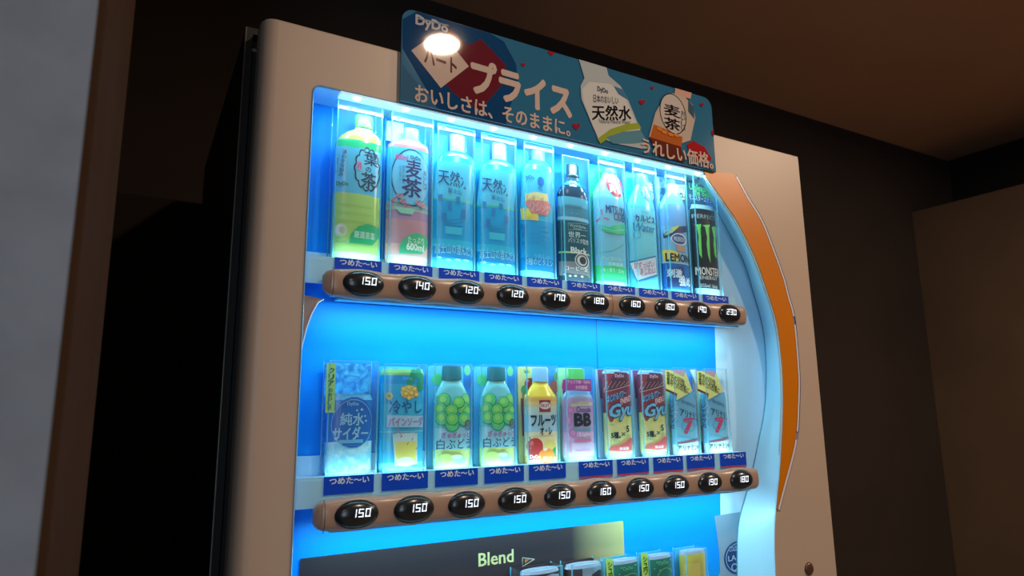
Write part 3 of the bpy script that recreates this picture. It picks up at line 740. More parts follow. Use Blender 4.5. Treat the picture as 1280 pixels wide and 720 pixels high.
p.T((226, 90, 150), '600ml', 494, 193, 510, 200, .02); p.T((40, 90, 140), 'DyDo', 513, 195.5, 526, 202, .03)
p.T((40, 60, 120), 'おいしい', 529, 214, 533, 238, .01, vert=True); p.T((60, 90, 150), '国産六条大麦', 502.5, 207, 505.5, 230, vert=True); p.T((60, 90, 150), 'カフェイン', 498, 207, 501, 226, vert=True)
for c in ((492, 250), (499, 245), (503, 252), (508, 258), (522, 254), (528, 258), (487, 256)): p.E((190, 150, 170), c[0], c[1], 4.5, 3.2); p.L((70, 50, 90), [(c[0]-4, c[1]+3), (c[0]+3, c[1]-3)], .0007)
p.L((40, 70, 110), [(482, 250), (490, 253), (510, 257), (534, 264)], .0008)
p.P((150, 226, 200), (492, 259), (500, 267), (515, 269), (518, 262))
p.P((60, 196, 140), (498, 317.5), (499.5, 305), (508, 295), (520, 291.5), (531, 296), (534, 303), (531, 313), (526, 318.5))
p.T((226, 250, 235), 'たっぷり', 509, 297, 529, 305, .02); p.T((226, 250, 235), '600ml', 507, 305, 529, 314, .04)
d.on(p, 'artwork')
d.card((190, 238, 150), d.z(172), d.z(148), .020, r=.002, poly=[(-.034, d.z(173)), (-.005, d.z(173)), (-.005, d.z(148)), (-.034, d.z(148))]); d.holder(d.z(140), .0350)
# 3, 4 mineral water
d = Drink('water_bottle', 0, 2, 'bright cyan mineral water bottle beside the pinkish barley tea on the top shelf', 'bottle', G1)
lab0, lab1 = d.z(249), d.z(203)
WB1 = (0, 178, 240)
d.body([(0, .026), (.004, .0295), (.010, .0300), (.03, .0300), (lab0, .0300), (lab1, .0295), (d.z(196), .0275), (d.z(191), .0225), (d.z(188), .0135), (d.z(186), .011)],
       [(0, (90, 222, 246)), (.016, (40, 205, 244)), (.020, (0, 150, 214)), (.038, (30, 200, 242)), (.05, WB1), (lab0-.004, (70, 205, 170)), (lab0-.001, (84, 208, 246)), (lab1, (40, 196, 242))], bx=.002, label='cyan bottle')
d.turned('cap', [(d.z(187), .0112), (d.z(166.5), .0112), (d.z(165.5), .0105)], (150, 226, 246), bx=.0085)
p = d.ink(); DN = (10, 78, 140)
p.T(DN, '天然水', 547, 214, 587, 233, .012, up=-.08); p.T((20, 110, 170), '富士山', 560, 236, 577, 242, .01, up=-.1)
p.T((140, 226, 248), '富士山の澄んだ水', 543, 305, 592, 318, .012)
for a in ((546, 243, 553, 251), (560, 252, 565, 262), (570, 246, 575, 254), (577, 262, 582, 272), (552, 266, 558, 274)): p.R((0, 140, 216), *a)
for q in range(5): p.L((0, 150, 220), [(548+q*3, 272+q*3), (560+q*2, 276+q*3), (580, 273+q*5)], .0011)
p.R((50, 208, 244), 556, 284, 577, 293)
for c in ((548, 322), (560, 325), (572, 325), (582, 326)): p.E((150, 236, 248), c[0], c[1], 4, 1.6)
d.on(p, 'artwork')
d.card(CYAN, .0, d.z(164), .0335, poly=[(-.0335, 0), (.0335, 0), (.0335, d.z(190)), (-.002, d.z(190)), (-.004, d.z(164)), (-.0335, d.z(164))]); d.holder(d.z(160), .0350)
water = d
at_col(d, 0, 3, 'bright cyan mineral water bottle, second of the two alike, beside the orange-label bottle')
# 5 orange vitamin water
d = Drink('orange_water_bottle', 0, 4, 'pale blue water bottle with yellow and red fruit patches on its label', 'bottle', G1)
lab0, lab1 = d.z(276), d.z(212)
d.body([(0, .026), (.004, .0288), (lab0, .0290), (lab1, .0285), (d.z(206), .026), (d.z(200), .017), (d.z(197), .011)],
       [(0, (120, 228, 248)), (.014, (0, 146, 212)), (.036, (10, 176, 238)), (lab0, (74, 200, 244)), (lab1, (50, 196, 240))], bx=.0025, label='blue bottle with fruit label')
d.turned('cap', [(d.z(199), .0112), (d.z(186), .0112)], (96, 216, 244), bx=.004)
p = d.ink()
p.T((20, 90, 130), 'DyDo', 653.5, 218.5, 668, 225, .03); p.E((0, 110, 200), 676, 227, 4, 6); p.T((0, 110, 190), '+C', 672, 233, 678, 238, .02)
p.P((238, 222, 150), (656, 243), (668, 240), (684, 243), (686, 256), (672, 258), (656, 254)); p.P((236, 218, 110), (650, 261), (672, 262), (673, 276), (652, 275))
p.P((222, 130, 130), (655, 252), (662, 250), (684, 252), (689, 258), (684, 270), (664, 267)); p.T((205, 165, 130), 'レモン&', 658, 245, 680, 252, .01)
p.T((250, 245, 245), 'オレンジ', 661, 254, 688, 267, .065); p.T((190, 60, 100), 'オレンジ', 661, 254, 688, 267, .01)
p.E((226, 230, 60), 660, 268, 4, 4.5)
for a in ((650, 280, 658, 286), (652, 289, 657, 296), (649, 303, 656, 306)): p.R((0, 140, 214), *a)
for q in range(5): p.L((0, 146, 220), [(662, 278+q*6), (675, 284+q*5), (686, 284+q*7)], .0010)
p.T((120, 216, 246), 'うれしい', 667, 318, 686, 324, .01); p.T((130, 220, 246), '2種のビタミン', 656, 323.5, 690, 332, .012)
d.on(p, 'artwork'); d.card(CYAN, 0, d.z(184), .0325, poly=[(-.0325, 0), (.0325, 0), (.0325, d.z(205)), (-.004, d.z(196)), (-.006, d.z(184)), (-.0325, d.z(184))]); d.holder(d.z(181), .0345)
# 6 black coffee
d = Drink('coffee_bottle', 0, 5, 'dark bottle of black coffee with a black screw cap on the top shelf', 'bottle', G1)
lab1 = d.z(247)
d.body([(0, .0272), (.003, .0285), (lab1, .0285), (d.z(243), .0282), (d.z(238), .0262), (d.z(233), .0222), (d.z(229), .0160), (d.z(225), .0115), (d.z(219), .0100)],
       [(0, (50, 66, 80)), (.012, (132, 132, 134)), (.0375, (24, 84, 100)), (.0525, (176, 222, 150)), (.0555, (28, 92, 108)), (d.z(277), (70, 150, 178)), (d.z(276), (150, 206, 232)), (d.z(272), (70, 140, 166)), (d.z(259), (92, 178, 206)), (lab1, (20, 52, 84)), (d.z(231), (70, 170, 205)), (d.z(226), (40, 100, 130))], bx=.001, rough=.12, label='dark bottle with grey-green label')
d.turned('cap', [(d.z(219), .0120), (d.z(217), .0120), (d.z(216.5), .0112), (d.z(205), .0112), (d.z(203.5), .0100)], (16, 44, 62), .25)
p = d.ink()
p.T((50, 110, 140), 'DEEP ROAST', 704, 256, 728, 260, .01); p.T((190, 230, 245), '- -', 714, 266, 722, 268)
p.L((150, 200, 215), [(710, 279), (734, 281), (734, 289), (710, 287), (710, 279)], .0006); p.T((190, 220, 225), 'World Barista', 712, 281, 732, 284.5); p.T((190, 220, 225), 'Champion', 716, 285, 727, 287.5)
p.T((190, 224, 232), '世界一', 710, 290, 732, 297.5, .02); p.T((190, 224, 232), 'バリスタ監修', 710, 298, 735, 304.5, .015)
p.T((225, 240, 240), 'Black', 713, 309.5, 733, 317.5, .04)
p.E((30, 40, 48), 712, 322, 3, 3, ring=.2)
p.E((200, 205, 205), 727, 326, 9, 9.5); p.E((40, 50, 58), 727, 326, 7.6, 8); p.E((206, 210, 210), 727, 326, 6.2, 6.6); p.E((24, 30, 38), 728, 326, 4, 4.8)
p.P((60, 66, 72), (703, 341), (716, 343), (735, 346), (735, 349), (703, 346))
for c in ((705, 343), (712, 345), (719, 345), (727, 346)): p.E((190, 200, 205), c[0], c[1], 1.8, 1.3)
p.T((235, 235, 235), 'コーヒー豆', 705, 333, 734, 338.5, .03)
p.L((110, 190, 220), [(700, 248), (702, 345)], .0006)
d.on(p, 'artwork')
d.holder(d.z(198), .0335)
# 7 cider
d = Drink('cider_bottle', 0, 6, 'white and green cider bottle with a red round badge on the top shelf', 'bottle', G1)
d.body([(0, .0272), (.003, .029), (d.z(248), .029), (d.z(240), .0275), (d.z(230), .0225), (d.z(222), .0165), (d.z(214), .0125)],
       [(0, (176, 232, 236)), (.009, (66, 218, 146)), (.038, (124, 208, 240)), (d.z(246), (134, 208, 238))], bx=.0035, label='pale blue bottle with green base')
d.turned('cap', [(d.z(215), .013), (d.z(209), .0125)], (20, 200, 124))
p = d.ink()
p.E((206, 44, 84), 769.5, 231, 10.5, 15); p.T((245, 235, 240), 'スッキリ', 761.5, 221, 777, 229, .03); p.T((250, 240, 245), '爽快', 762, 230, 777.5, 242, .03)
for a in (-1, 0, 1):
    an = PI/2 + a*2.094; p.L((206, 84, 132), [(752.5 + 2*math.cos(an), 271 - 2*math.sin(an)), (752.5 + 9.5*math.cos(an+.12), 271 - 9.5*math.sin(an+.12))], .0022)
p.E((124, 208, 240), 752.5, 271, 1.2, 1.6)
p.T((20, 60, 130), 'MITSUYA', 757, 258, 783, 268, .035); p.T((20, 60, 130), 'CIDER', 767, 267.5, 784, 277, .035)
p.P((50, 205, 150), (746, 281), (760, 284), (770, 281), (781, 281), (781, 294), (770, 293), (756, 290)); p.L((170, 236, 220), [(750, 284), (765, 289), (781, 288)], .0008)
p.L((60, 200, 150), [(748, 316), (764, 314), (776, 308), (781, 302)], .0012)
p.T((190, 245, 215), 'ずっと変わらない', 751, 321, 778, 326, .01); p.T((200, 250, 225), '日本品質', 760, 328, 778, 333, .02); p.T((200, 250, 225), '(水・香り・甘み)', 751, 335, 779, 341, .01)
d.on(p, 'artwork')
d.card((20, 212, 130), 0, d.z(203), .0325); pc = d.cink(); pc.L((190, 244, 225), [(741, 242), (750, 226), (757, 217)], .0022); d.on(pc, 'card_artwork', d.cardo); d.holder(d.z(200), .0340)
# 8 white soda
d = Drink('milky_water_bottle', 0, 7, 'pale cyan drink bottle with a blue badge and a tilted white note', 'bottle', G1)
d.body([(0, .0272), (.003, .0288), (d.z(262), .0288), (d.z(256), .0275), (d.z(244), .022), (d.z(234), .015), (d.z(228), .0115)],
       [(0, (96, 218, 244)), (.03, (84, 210, 245)), (.055, (120, 222, 246)), (d.z(262), (90, 208, 240))], bx=.0035, label='pale cyan bottle')
d.turned('cap', [(d.z(229), .012), (d.z(216), .012)], (70, 190, 235))
p = d.ink()
p.E((10, 126, 206), 813, 237, 11, 15.5); p.T((180, 230, 250), '後味', 804, 225, 820, 236, .02); p.T((190, 234, 250), 'すっきり', 804, 237, 820, 247, .02)
p.T((60, 170, 215), 'THE', 801, 264, 810, 267); p.T((10, 84, 150), 'カルピス', 792, 269, 818, 277.5, .045); p.T((20, 140, 190), 'Water', 791, 279, 818, 289.5, .02, shear=.3)
p.E((40, 160, 210), 796, 293, 4.5, 5.5, ring=.15)
d.on(p, 'artwork')
d.card((110, 220, 244), 0, d.z(212), .0325); pc = d.cink(); pc.E((0, 206, 236), 786.5, 237, 7.5, 15); d.on(pc, 'card_artwork', d.cardo)
nt_ = plane_print(YC - .0150, (d.X, YC, d.z0)); nt_.P((20, 130, 190), (786.5, 327), (820, 319.5), (822, 345.5), (796, 353.5)); nt_.P((196, 230, 248), (787.5, 329), (819.5, 321.5), (821, 343), (796.5, 350.5))
nt_.T((205, 90, 130), '甘ずっぱい', 792, 327, 818, 335, .015, up=.16); nt_.T((205, 80, 120), 'あじわい', 800, 334.5, 819, 343, .015, up=.16); nt_.L((205, 80, 120), [(802, 345), (820, 340)], .0006)
nt_.build('note_card', d.root, label='white note with red handwriting')
d.holder(d.z(207), .0340)
# 9 lemon soda
d = Drink('lemon_soda_bottle', 0, 8, 'pale blue bottle with yellow lemon band and navy patterned card on the top shelf', 'bottle', G1)
d.body([(0, .0262), (.003, .0275), (d.z(262), .0275), (d.z(256), .0265), (d.z(246), .020), (d.z(238), .0135)],
       [(0, (80, 176, 226)), (d.z(362), (30, 110, 190)), (d.z(330), (150, 204, 240)), (d.z(316), (120, 190, 236)), (d.z(284), (112, 176, 236))], bx=.003, label='pale blue bottle')
d.turned('cap', [(d.z(239), .0115), (d.z(229), .0115)], (214, 230, 240))
p = d.ink()
p.P((20, 50, 100), (826, 293), (841, 284), (858, 283), (858, 290), (830, 298)); p.P((196, 216, 80), (840, 284), (850, 282), (840, 291), (830, 295)); p.T((150, 220, 240), '超炭酸', 829, 286, 841, 292, .02, up=.3)
p.E((220, 235, 245), 848, 299, 9.5, 7.5); p.E((16, 60, 140), 848, 299, 8.2, 6.2); p.T((190, 215, 240), 'WILKINSON', 841.5, 296, 855, 302, .03)
p.P((186, 150, 130), (845, 307), (856, 309), (856, 316), (846, 314)); p.P((232, 216, 90), (827, 313), (838, 312), (847, 316), (848, 326), (829, 327))
p.T((16, 24, 44), 'LEMON', 831, 317, 860, 327, .045)
p.P((20, 56, 120), (833, 337), (854, 333), (857, 360), (834, 359)); p.T((200, 226, 245), '刺激、', 833, 336, 855, 347, .04); p.T((210, 232, 248), '強め', 848, 346, 862, 358, .05)
d.on(p, 'artwork')
d.card((150, 205, 240), 0, d.z(218), .0315)
pc = d.cink(); pc.P(marble((12, 50, 90), (60, 150, 200), 90, 'splash_print'), (824, 222), (837, 223), (838.5, 238), (832, 250), (825, 256))
pc.P((20, 44, 60), (842, 245), (857, 243), (857, 252.5), (843, 252)); pc.P((232, 226, 190), (840.5, 231), (856, 231), (856, 249.5), (843, 249)); pc.T((60, 60, 60), '炭酸市場', 842, 232, 855, 236, .01); pc.T((14, 18, 30), 'No.1', 843, 238, 858, 247.5, .05)
pc.P((16, 50, 80), (851, 224.5), (856, 226), (856, 231)); d.on(pc, 'card_artwork', d.cardo); d.holder(d.z(214), .0330)
# 10 energy drink can
d = Drink('energy_drink_can', 0, 9, 'black energy drink can with three green claw marks on the top shelf', 'can', G1)
t0, t1 = d.z(361), d.z(262)
d.body([(0, .0235), (.004, .0262), (t0, .0272), (t1, .0272), (d.z(258.5), .0245), (d.z(256.5), .0240)],
       [(0, (176, 226, 242)), (t0, (14, 20, 30)), (t1, (150, 205, 228))], bx=.0015, rough=.25, label='black can with silver rims')
p = d.ink(); GR = (110, 235, 110)
p.T((150, 170, 180), 'PERFECT', 864, 268, 893, 273, .01)
def claw(x, y, s=1.0, hgt=46): p.P(GR, (x-1.6, y), (x+2, y-1), (x+3.6, y+1.5), (x+2.4, y+6), (x+3.4, y+14), (x+2.6, y+22), (x+4.2, y+30), (x+3.6, y+36), (x+5.4, y+hgt), (x+2.2, y+36), (x+2.2, y+29), (x+.6, y+22), (x+1.2, y+14), (x-.2, y+7))
claw(872, 282, hgt=41); claw(882.5, 283, hgt=46); claw(891, 284, hgt=40)
p.P(GR, (867.5, 281), (876, 280), (876, 284), (871, 283.5)); p.P(GR, (877.5, 281.5), (887, 281), (886, 285), (881, 284))
p.T((235, 238, 240), 'MONSTER', 867, 334, 897.5, 344, .025); p.T((200, 205, 210), 'ENERGY', 874, 345, 896, 349.5, .02); p.T((190, 195, 200), '355ml 16oz', 875, 355, 896, 359.5, .01)
d.on(p, 'artwork')
d.card((24, 84, 124), 0, d.z(225), .0315)
pc = d.cink(); pc.P((150, 215, 236), (860, 262), (893, 265), (897, 373), (865, 370)); pc.T((110, 240, 130), 'Unleash', 861, 231, 885, 239, .05); pc.T((110, 240, 130), 'the Beast!', 866, 238.5, 892, 246, .05)
pc.T((230, 238, 244), 'モンスターエナジー', 861, 245.5, 893, 252, .03); pc.L((150, 200, 220), [(884, 252.5), (892, 253), (892, 257.5), (884, 257), (884, 252.5)], .0005)
d.on(pc, 'card_artwork', d.cardo); d.holder(d.z(222), .0330)

# --- second shelf ---
# 1 clear cider can
d = Drink('cider_can', 1, 0, 'blue cider can with a round white-lettered crest, first on the left of the second shelf', 'can', G2)
d.body([(0, .0245), (.005, .0272), (d.z(500), .0272), (d.z(494.5), .0250), (d.z(492.5), .0250)],
       [(0, (150, 232, 244)), (.004, marble((120, 214, 236), (188, 236, 246), 60, 'ice_print')), (d.z(552), (16, 132, 220)), (d.z(500), (90, 190, 240))], bx=.0, label='blue can over white ice')
p = d.ink()
p.E((8, 98, 200), 441, 528, 26, 32); p.E((120, 200, 240), 441, 530, 27.5, 31, ring=.03)
p.E((0, 110, 205), 441, 532, 22.5, 26)
LT = (150, 214, 250)
p.T(LT, 'DyDo', 434, 502.5, 448.5, 508, .03); p.T(LT, '純水', 425, 516, 455, 532, .025); p.T(LT, 'サイダー', 415.5, 533.5, 460, 550, .035)
p.R((100, 190, 236), 423.5, 549.5, 453.5, 554); p.L((70, 160, 225), [(427, 557), (450, 556)], .0006); p.L((70, 160, 225), [(431, 560), (448, 559)], .0006)
for c in ((417, 541, 1.6), (419, 548, 1.8), (424, 556, 1.4), (429, 562, 1.3), (446, 513, 1.3), (452, 512, 1.6), (456, 520, 1.2), (457, 526, 1.3), (433, 565, 1), (421, 560, 1)): p.E(LT, *c[:2], c[2], c[2])
p.T((110, 160, 180), '清涼飲料水', 430, 581, 446, 584)
d.on(p, 'artwork')
d.card(marble((0, 120, 200), (70, 190, 240), 55, 'ripple_print'), 0, d.z(453), .0345)
nt_ = plane_print(YC - .0160, (d.X, YC, d.z0)); nt_.P((160, 226, 140), (408.5, 453.5), (420, 453.5), (418, 516), (406.5, 516)); nt_.T((10, 60, 70), 'クリア', 411, 459, 418, 483, .03, vert=True, up=-1); nt_.T((10, 80, 80), 'のおいしさ', 410.5, 485, 415.5, 512, .02, vert=True, up=-1.5)
nt_.build('side_strip', d.root, label='light green strip with dark lettering'); d.holder(d.z(451), .0350)
# 2 pineapple soda
d = Drink('pineapple_soda_can', 1, 1, 'light blue pineapple soda can with a yellow-filled glass printed on it', 'can', G2)
d.body([(0, .0262), (.004, .0282), (d.z(466), .0282), (d.z(461), .0262)],
       [(0, (120, 222, 244)), (.014, (104, 216, 244)), (d.z(578), (44, 190, 236)), (d.z(540), (150, 218, 246)), (d.z(539), (60, 198, 240)), (d.z(505), (44, 184, 236)), (d.z(480), (26, 164, 228)), (d.z(469), (140, 216, 140))], bx=.001, label='light blue can')
p = d.ink()
for a in ((517, 468), (523, 467), (527, 474), (513, 476), (525, 483)): p.E((20, 160, 120), a[0], a[1], 4.2, 6.5)
p.E((226, 206, 120), 511, 490, 10.5, 8.5)
for a in ((504, 486), (511, 484), (518, 486), (507, 492), (514, 491), (520, 493), (511, 497)): p.E((190, 150, 60), a[0], a[1], 3.4, 3.4, n=6); p.E((240, 216, 100), a[0], a[1], 2.6, 2.6, n=6)
p.E((206, 200, 130), 486, 495, 5, 5, n=6); p.E((150, 150, 60), 486, 495, 2, 2)
p.T((80, 190, 230), 'DyDo', 503, 471, 515, 476, .03)
p.P((160, 214, 244), (483, 519), (528, 520), (528, 534), (483, 534))
p.T((0, 92, 170), '冷やし', 485.5, 500, 526.5, 517, .025); p.T((170, 110, 180), 'パインソーダ', 485, 521.5, 527.5, 533, .03)
p.P((196, 232, 236), (490, 542), (521, 541), (521, 580), (493, 583)); p.P((226, 226, 110), (492.5, 553), (520, 551), (519.5, 576), (495, 578)); p.E((224, 240, 214), 506, 577, 11, 6); p.E((170, 206, 210), 505.5, 542.5, 15, 2.4, ring=.15)
for a in ((500, 547), (514, 550), (519, 562), (508, 556)): p.L((40, 110, 90), [a, (a[0]+2, a[1]-3)], .0009)
p.L((210, 130, 170), [(496, 536), (502, 546)], .0012)
for c in ((480, 590), (491, 594), (510, 588), (522, 583)): p.E((60, 206, 222), c[0], c[1], 6, 2.4)
d.on(p, 'artwork'); d.card((50, 186, 236), 0, d.z(457), .0345); d.holder(d.z(455), .0350)
# 3, 4 white grape
d = Drink('grape_juice_bottle', 1, 2, 'white grape juice bottle with green grapes and dark cap beside the pineapple soda', 'bottle', G2)
d.body([(0, .0262), (.006, .0275), (d.z(505), .0275), (d.z(495), .0255), (d.z(484), .0195), (d.z(477), .0150), (d.z(474), .0135)],
       [(0, (206, 240, 150)), (.028, (150, 220, 240)), (d.z(535), (104, 208, 232)), (d.z(497), (110, 204, 214))], bx=.004, label='pale bottle with yellow-green base')
d.turned('cap', [(d.z(474.5), .0150), (d.z(458.5), .0142), (d.z(457), .0134)], (0, 108, 122), .35)
p = d.ink()
for c in ((555, 500, 9), (584, 500, 8), (550, 512, 9), (578, 510, 8), (586, 514, 7), (552, 523, 9), (581, 524, 9), (565, 531, 9), (573, 503, 7.5), (564, 513, 8), (565, 524, 8)):
    p.E((30, 150, 110), c[0], c[1], c[2]*.92+.7, c[2]*.92+.7); p.E((104, 226, 116) if c[2] < 8.5 else (84, 216, 140), c[0]-.3, c[1]-.3, c[2]*.9, c[2]*.9); p.E((150, 236, 120), c[0]-1.2, c[1]-1.2, c[2]*.45, c[2]*.45)
p.E((120, 70, 110), 583.5, 531, 3.4, 6.5, ring=.25); p.T((120, 70, 110), '旬', 581, 527, 586, 535)
p.T((176, 80, 160), 'ぎゅぎゅっと', 551, 540, 586, 547.5, .03); p.T((16, 90, 110), '白ぶどう', 544.5, 548.5, 587, 561.5, .012)
p.E((190, 236, 120), 556, 573, 9, 6); p.E((150, 232, 170), 574, 575, 7, 5); p.E((206, 240, 200), 570, 571, 7, 3)
d.on(p, 'artwork')
d.card((84, 198, 244), 0, d.z(456), .0335, r=.006); pc = d.cink(); pc.E((80, 220, 130), 546, 474, 6.5, 8); pc.E((110, 224, 150), 584, 463, 4, 6.5); d.on(pc, 'card_artwork', d.cardo); d.holder(d.z(455), .0340)
at_col(d, 1, 3, 'white grape juice bottle with green grapes and dark cap beside the orange fruit milk bottle')
# 5 fruit au lait
d = Drink('fruit_milk_bottle', 1, 4, 'yellow and white fruit milk bottle with red apple and orange printed on it', 'bottle', G2)
d.body([(0, .0262), (.005, .0275), (d.z(498), .0275), (d.z(495), .0268), (d.z(486), .0185), (d.z(480), .0135), (d.z(476), .0128)],
       [(0, (240, 214, 120)), (.005, (236, 206, 110)), (.012, (232, 232, 190)), (.05, (170, 216, 236)), (d.z(518), (196, 222, 214)), (d.z(508), (226, 206, 140)), (d.z(502), (236, 186, 90)), (d.z(497), (240, 214, 70))], bx=.0035, label='yellow-topped bottle')
d.turned('cap', [(d.z(477), .0130), (d.z(461), .0126), (d.z(459.5), .0118)], (130, 190, 232), .35)
p = d.ink()
p.R((150, 40, 56), 674, 500, 688, 515); p.E((226, 222, 226), 681, 507, 7, 4.5); p.T((150, 50, 60), 'FRUIT', 675.5, 505, 686.5, 509, .03)
p.T((14, 22, 44), 'フルーツ', 663, 518.5, 694.5, 532.5, .05); p.T((14, 22, 44), 'オ・レ', 675, 533.5, 689.5, 543.5, .05)
p.P((236, 226, 170), (664, 547), (693, 545), (694, 577), (661, 578))
p.E((200, 44, 40), 668, 558, 10.5, 10.5); p.E((226, 100, 90), 664, 554, 2.5, 3); p.L((40, 30, 20), [(663, 550), (661, 546)], .0010)
p.E((238, 220, 110), 687, 556, 6.5, 6); p.P((60, 160, 70), (690, 562), (694, 558), (695, 572), (692, 570)); p.E((246, 146, 40), 682.5, 570, 10, 9.5); p.E((255, 226, 190), 681, 561.5, 2.6, 2)
p.P((200, 44, 40), (660, 562), (672, 565), (674, 573.5), (661, 575)); p.T((252, 240, 225), 'DyDo', 661.5, 568.5, 675, 574.5, .05); p.T((252, 230, 180), '果汁入り', 678, 570, 689, 574.5, .03)
d.on(p, 'artwork')
d.card((214, 214, 130), 0, d.z(457.5), .0325, r=.004); pc = d.cink()
pc.P((206, 222, 150), (651, 459), (669, 459), (669, 472), (653, 474)); pc.E((170, 40, 46), 662.5, 480.5, 7, 8); pc.E((230, 180, 180), 659.5, 476, 1.4, 1.8); pc.P((190, 130, 70), (652, 490), (664, 488), (660, 500), (653, 500)); pc.E((80, 150, 80), 655.5, 487.5, 4.5, 6)
for a in range(7):
    an = PI*a/6; pc.P((30, 140, 80), (656.2, 466), (658.5, 466.5), (657.5 + 6.5*math.cos(an), 466 - 6*math.sin(an)))
pc.E((160, 44, 50), 692, 484, 5, 8.5); pc.E((60, 150, 90), 694, 471, 2.5, 6)
pc.P((150, 60, 60), (650.6, 498), (655, 498), (657, 545), (652.5, 545)); d.on(pc, 'card_artwork', d.cardo); d.holder(d.z(457), .0335)
# 6 pink vitamin drink
d = Drink('vitamin_drink_bottle', 1, 5, 'lilac vitamin drink bottle with magenta banner and green cap on the second shelf', 'bottle', G2)
d.body([(0, .0235), (.007, .0262), (d.z(502), .0265), (d.z(496), .0255), (d.z(489), .0205), (d.z(484), .0150), (d.z(476), .0130)],
       [(0, (190, 226, 240)), (.008, (218, 200, 232)), (.03, (214, 180, 224)), (d.z(540), (190, 166, 222)), (d.z(498), (150, 200, 240)), (d.z(488), (140, 205, 244))], bx=.0035, label='lilac bottle')
d.turned('cap', [(d.z(477), .0135), (d.z(461), .0132)], (96, 214, 110))
p = d.ink()
p.P((206, 220, 190), (713, 504), (726, 502), (740, 503), (740, 507), (722, 507), (714, 509)); p.T((120, 150, 130), 'multi vitamin', 715, 502.5, 735, 505)
for c in ((713, 513, 4.5, 5), (711, 526, 4, 6.5), (716, 541, 5, 6)): p.E((204, 124, 190), *c); p.E((214, 150, 206), c[0], c[1], c[2]*.6, c[3]*.6)
p.T((90, 50, 90), 'Chocola', 720, 508.5, 738, 515, .02)
p.T((14, 20, 44), 'BB', 717, 516.5, 738.5, 532.5, .06); p.T((70, 190, 190), 'Sparkling', 716.5, 534, 738.5, 539.5, .03); p.T((236, 220, 244), 'Light', 724, 540.5, 738, 546.5, .03)
p.R((216, 120, 160), 717.5, 549, 738.5, 552.5); p.T((226, 206, 230), 'カロリーゼロ', 719, 555, 737, 559); p.L((226, 140, 170), [(719, 564), (738, 563)], .0012)
p.R((226, 150, 190), 711, 553, 714, 566)
d.on(p, 'artwork')
d.card((156, 226, 176), 0, d.z(459), .0320, r=.004); pc = d.cink(); pc.P((206, 222, 200), (700, 515), (712, 515), (712, 560), (701, 560)); d.on(pc, 'card_artwork', d.cardo)
nt_ = plane_print(YC - .0150, (d.X, YC, d.z0)); nt_.P((172, 74, 168), (703.5, 475), (708, 473.5), (738.5, 474), (739, 489.5), (716, 488), (706.5, 489), (704, 492.5), (702, 484)); nt_.P((60, 20, 60), (704, 489), (707, 489), (703.8, 493))
nt_.T((240, 200, 236), 'チョコラBB・DyDo', 709, 475, 737.5, 480.5, .03); nt_.T((240, 200, 236), '共同開発', 719, 482, 734, 487, .02); nt_.build('banner_card', d.root, label='magenta banner with pale lettering')
d.holder(d.z(458.5), .0330)
# 7, 8 energy cans
d = Drink('carbonated_energy_can', 1, 6, 'red and yellow energy can with blue slanted lettering beside the lilac bottle', 'can', G2)
d.body([(0, .0225), (.005, .0250), (.0085, .0256), (d.z(467), .0256), (d.z(463.5), .0240)],
       [(0, (190, 228, 238)), (.0085, (226, 232, 156)), (d.z(530), (216, 230, 140)), (d.z(516), (150, 48, 66)), (d.z(467), (140, 196, 230))], bx=.0025, label='red and yellow can')
p = d.ink(); IN = (30, 24, 50)
p.P((90, 30, 56), (768, 465), (784, 466), (784, 484), (776, 487), (757, 488), (762, 478)); p.T((214, 170, 196), 'DyDo', 768.5, 467.5, 779.5, 473, .04)
for q in range(6): p.L((222, 186, 196), [(755 + q*5.4 - 2, 488 - q*1.2), (761 + q*5.4 - 2, 476.5)], .0006)
p.L((230, 190, 200), [(754, 490), (787, 481)], .0010)
p.P((40, 50, 110), (756, 497.5), (782, 487), (783, 492.5), (757, 504)); p.T((130, 196, 246), 'はじけるパワー', 757, 490.5, 782, 499.5, .03, up=.30)
p.T((240, 210, 226), 'ENERGY', 775, 496, 788, 503, .03, up=.25)
p.P((150, 48, 66), (757, 515), (762, 527.5), (770, 518)); p.P((216, 230, 140), (754.5, 516), (757, 516), (762, 529), (768, 522), (768, 530), (755, 530)) 
p.P((150, 48, 60), (759, 516), (771, 518), (764, 528))
p.T((20, 40, 90), 'Gyu', 759.5, 503, 790, 526, .10, shear=.25, up=.10); p.T((116, 200, 246), 'Gyu', 760.5, 504, 789, 525, .045, shear=.25, up=.10)
p.T((30, 40, 50), '5種。', 763, 540, 775, 548, .05); p.T((90, 110, 100), 'ビタミン', 763, 549.5, 774, 552.5, .01)
p.T((60, 70, 70), '×', 776, 540, 781, 545, .01); p.T((30, 40, 50), '5', 782, 532, 785.5, 540, .05); p.T((90, 110, 100), 'アミノ', 782, 542, 788, 545)
p.P((222, 96, 100), (758, 563), (763, 558), (772, 557), (782, 552), (786, 547.5), (789, 547), (789, 563), (775, 564.5)); p.T((250, 226, 226), '微炭酸', 773, 558.5, 785, 562.5, .03)
d.on(p, 'artwork')
d.card((160, 205, 236), 0, d.z(461), .0315); pc = d.cink(); pc.P((130, 54, 90), (746.5, 462), (755, 462), (757, 498), (750, 498)); pc.P((120, 160, 210), (750, 498), (757, 498), (760, 540), (753, 540)); d.on(pc, 'card_artwork', d.cardo); d.holder(d.z(460), .0325)
at_col(d, 1, 7, 'red and yellow energy can with blue slanted lettering beside the yellow arrow packs')
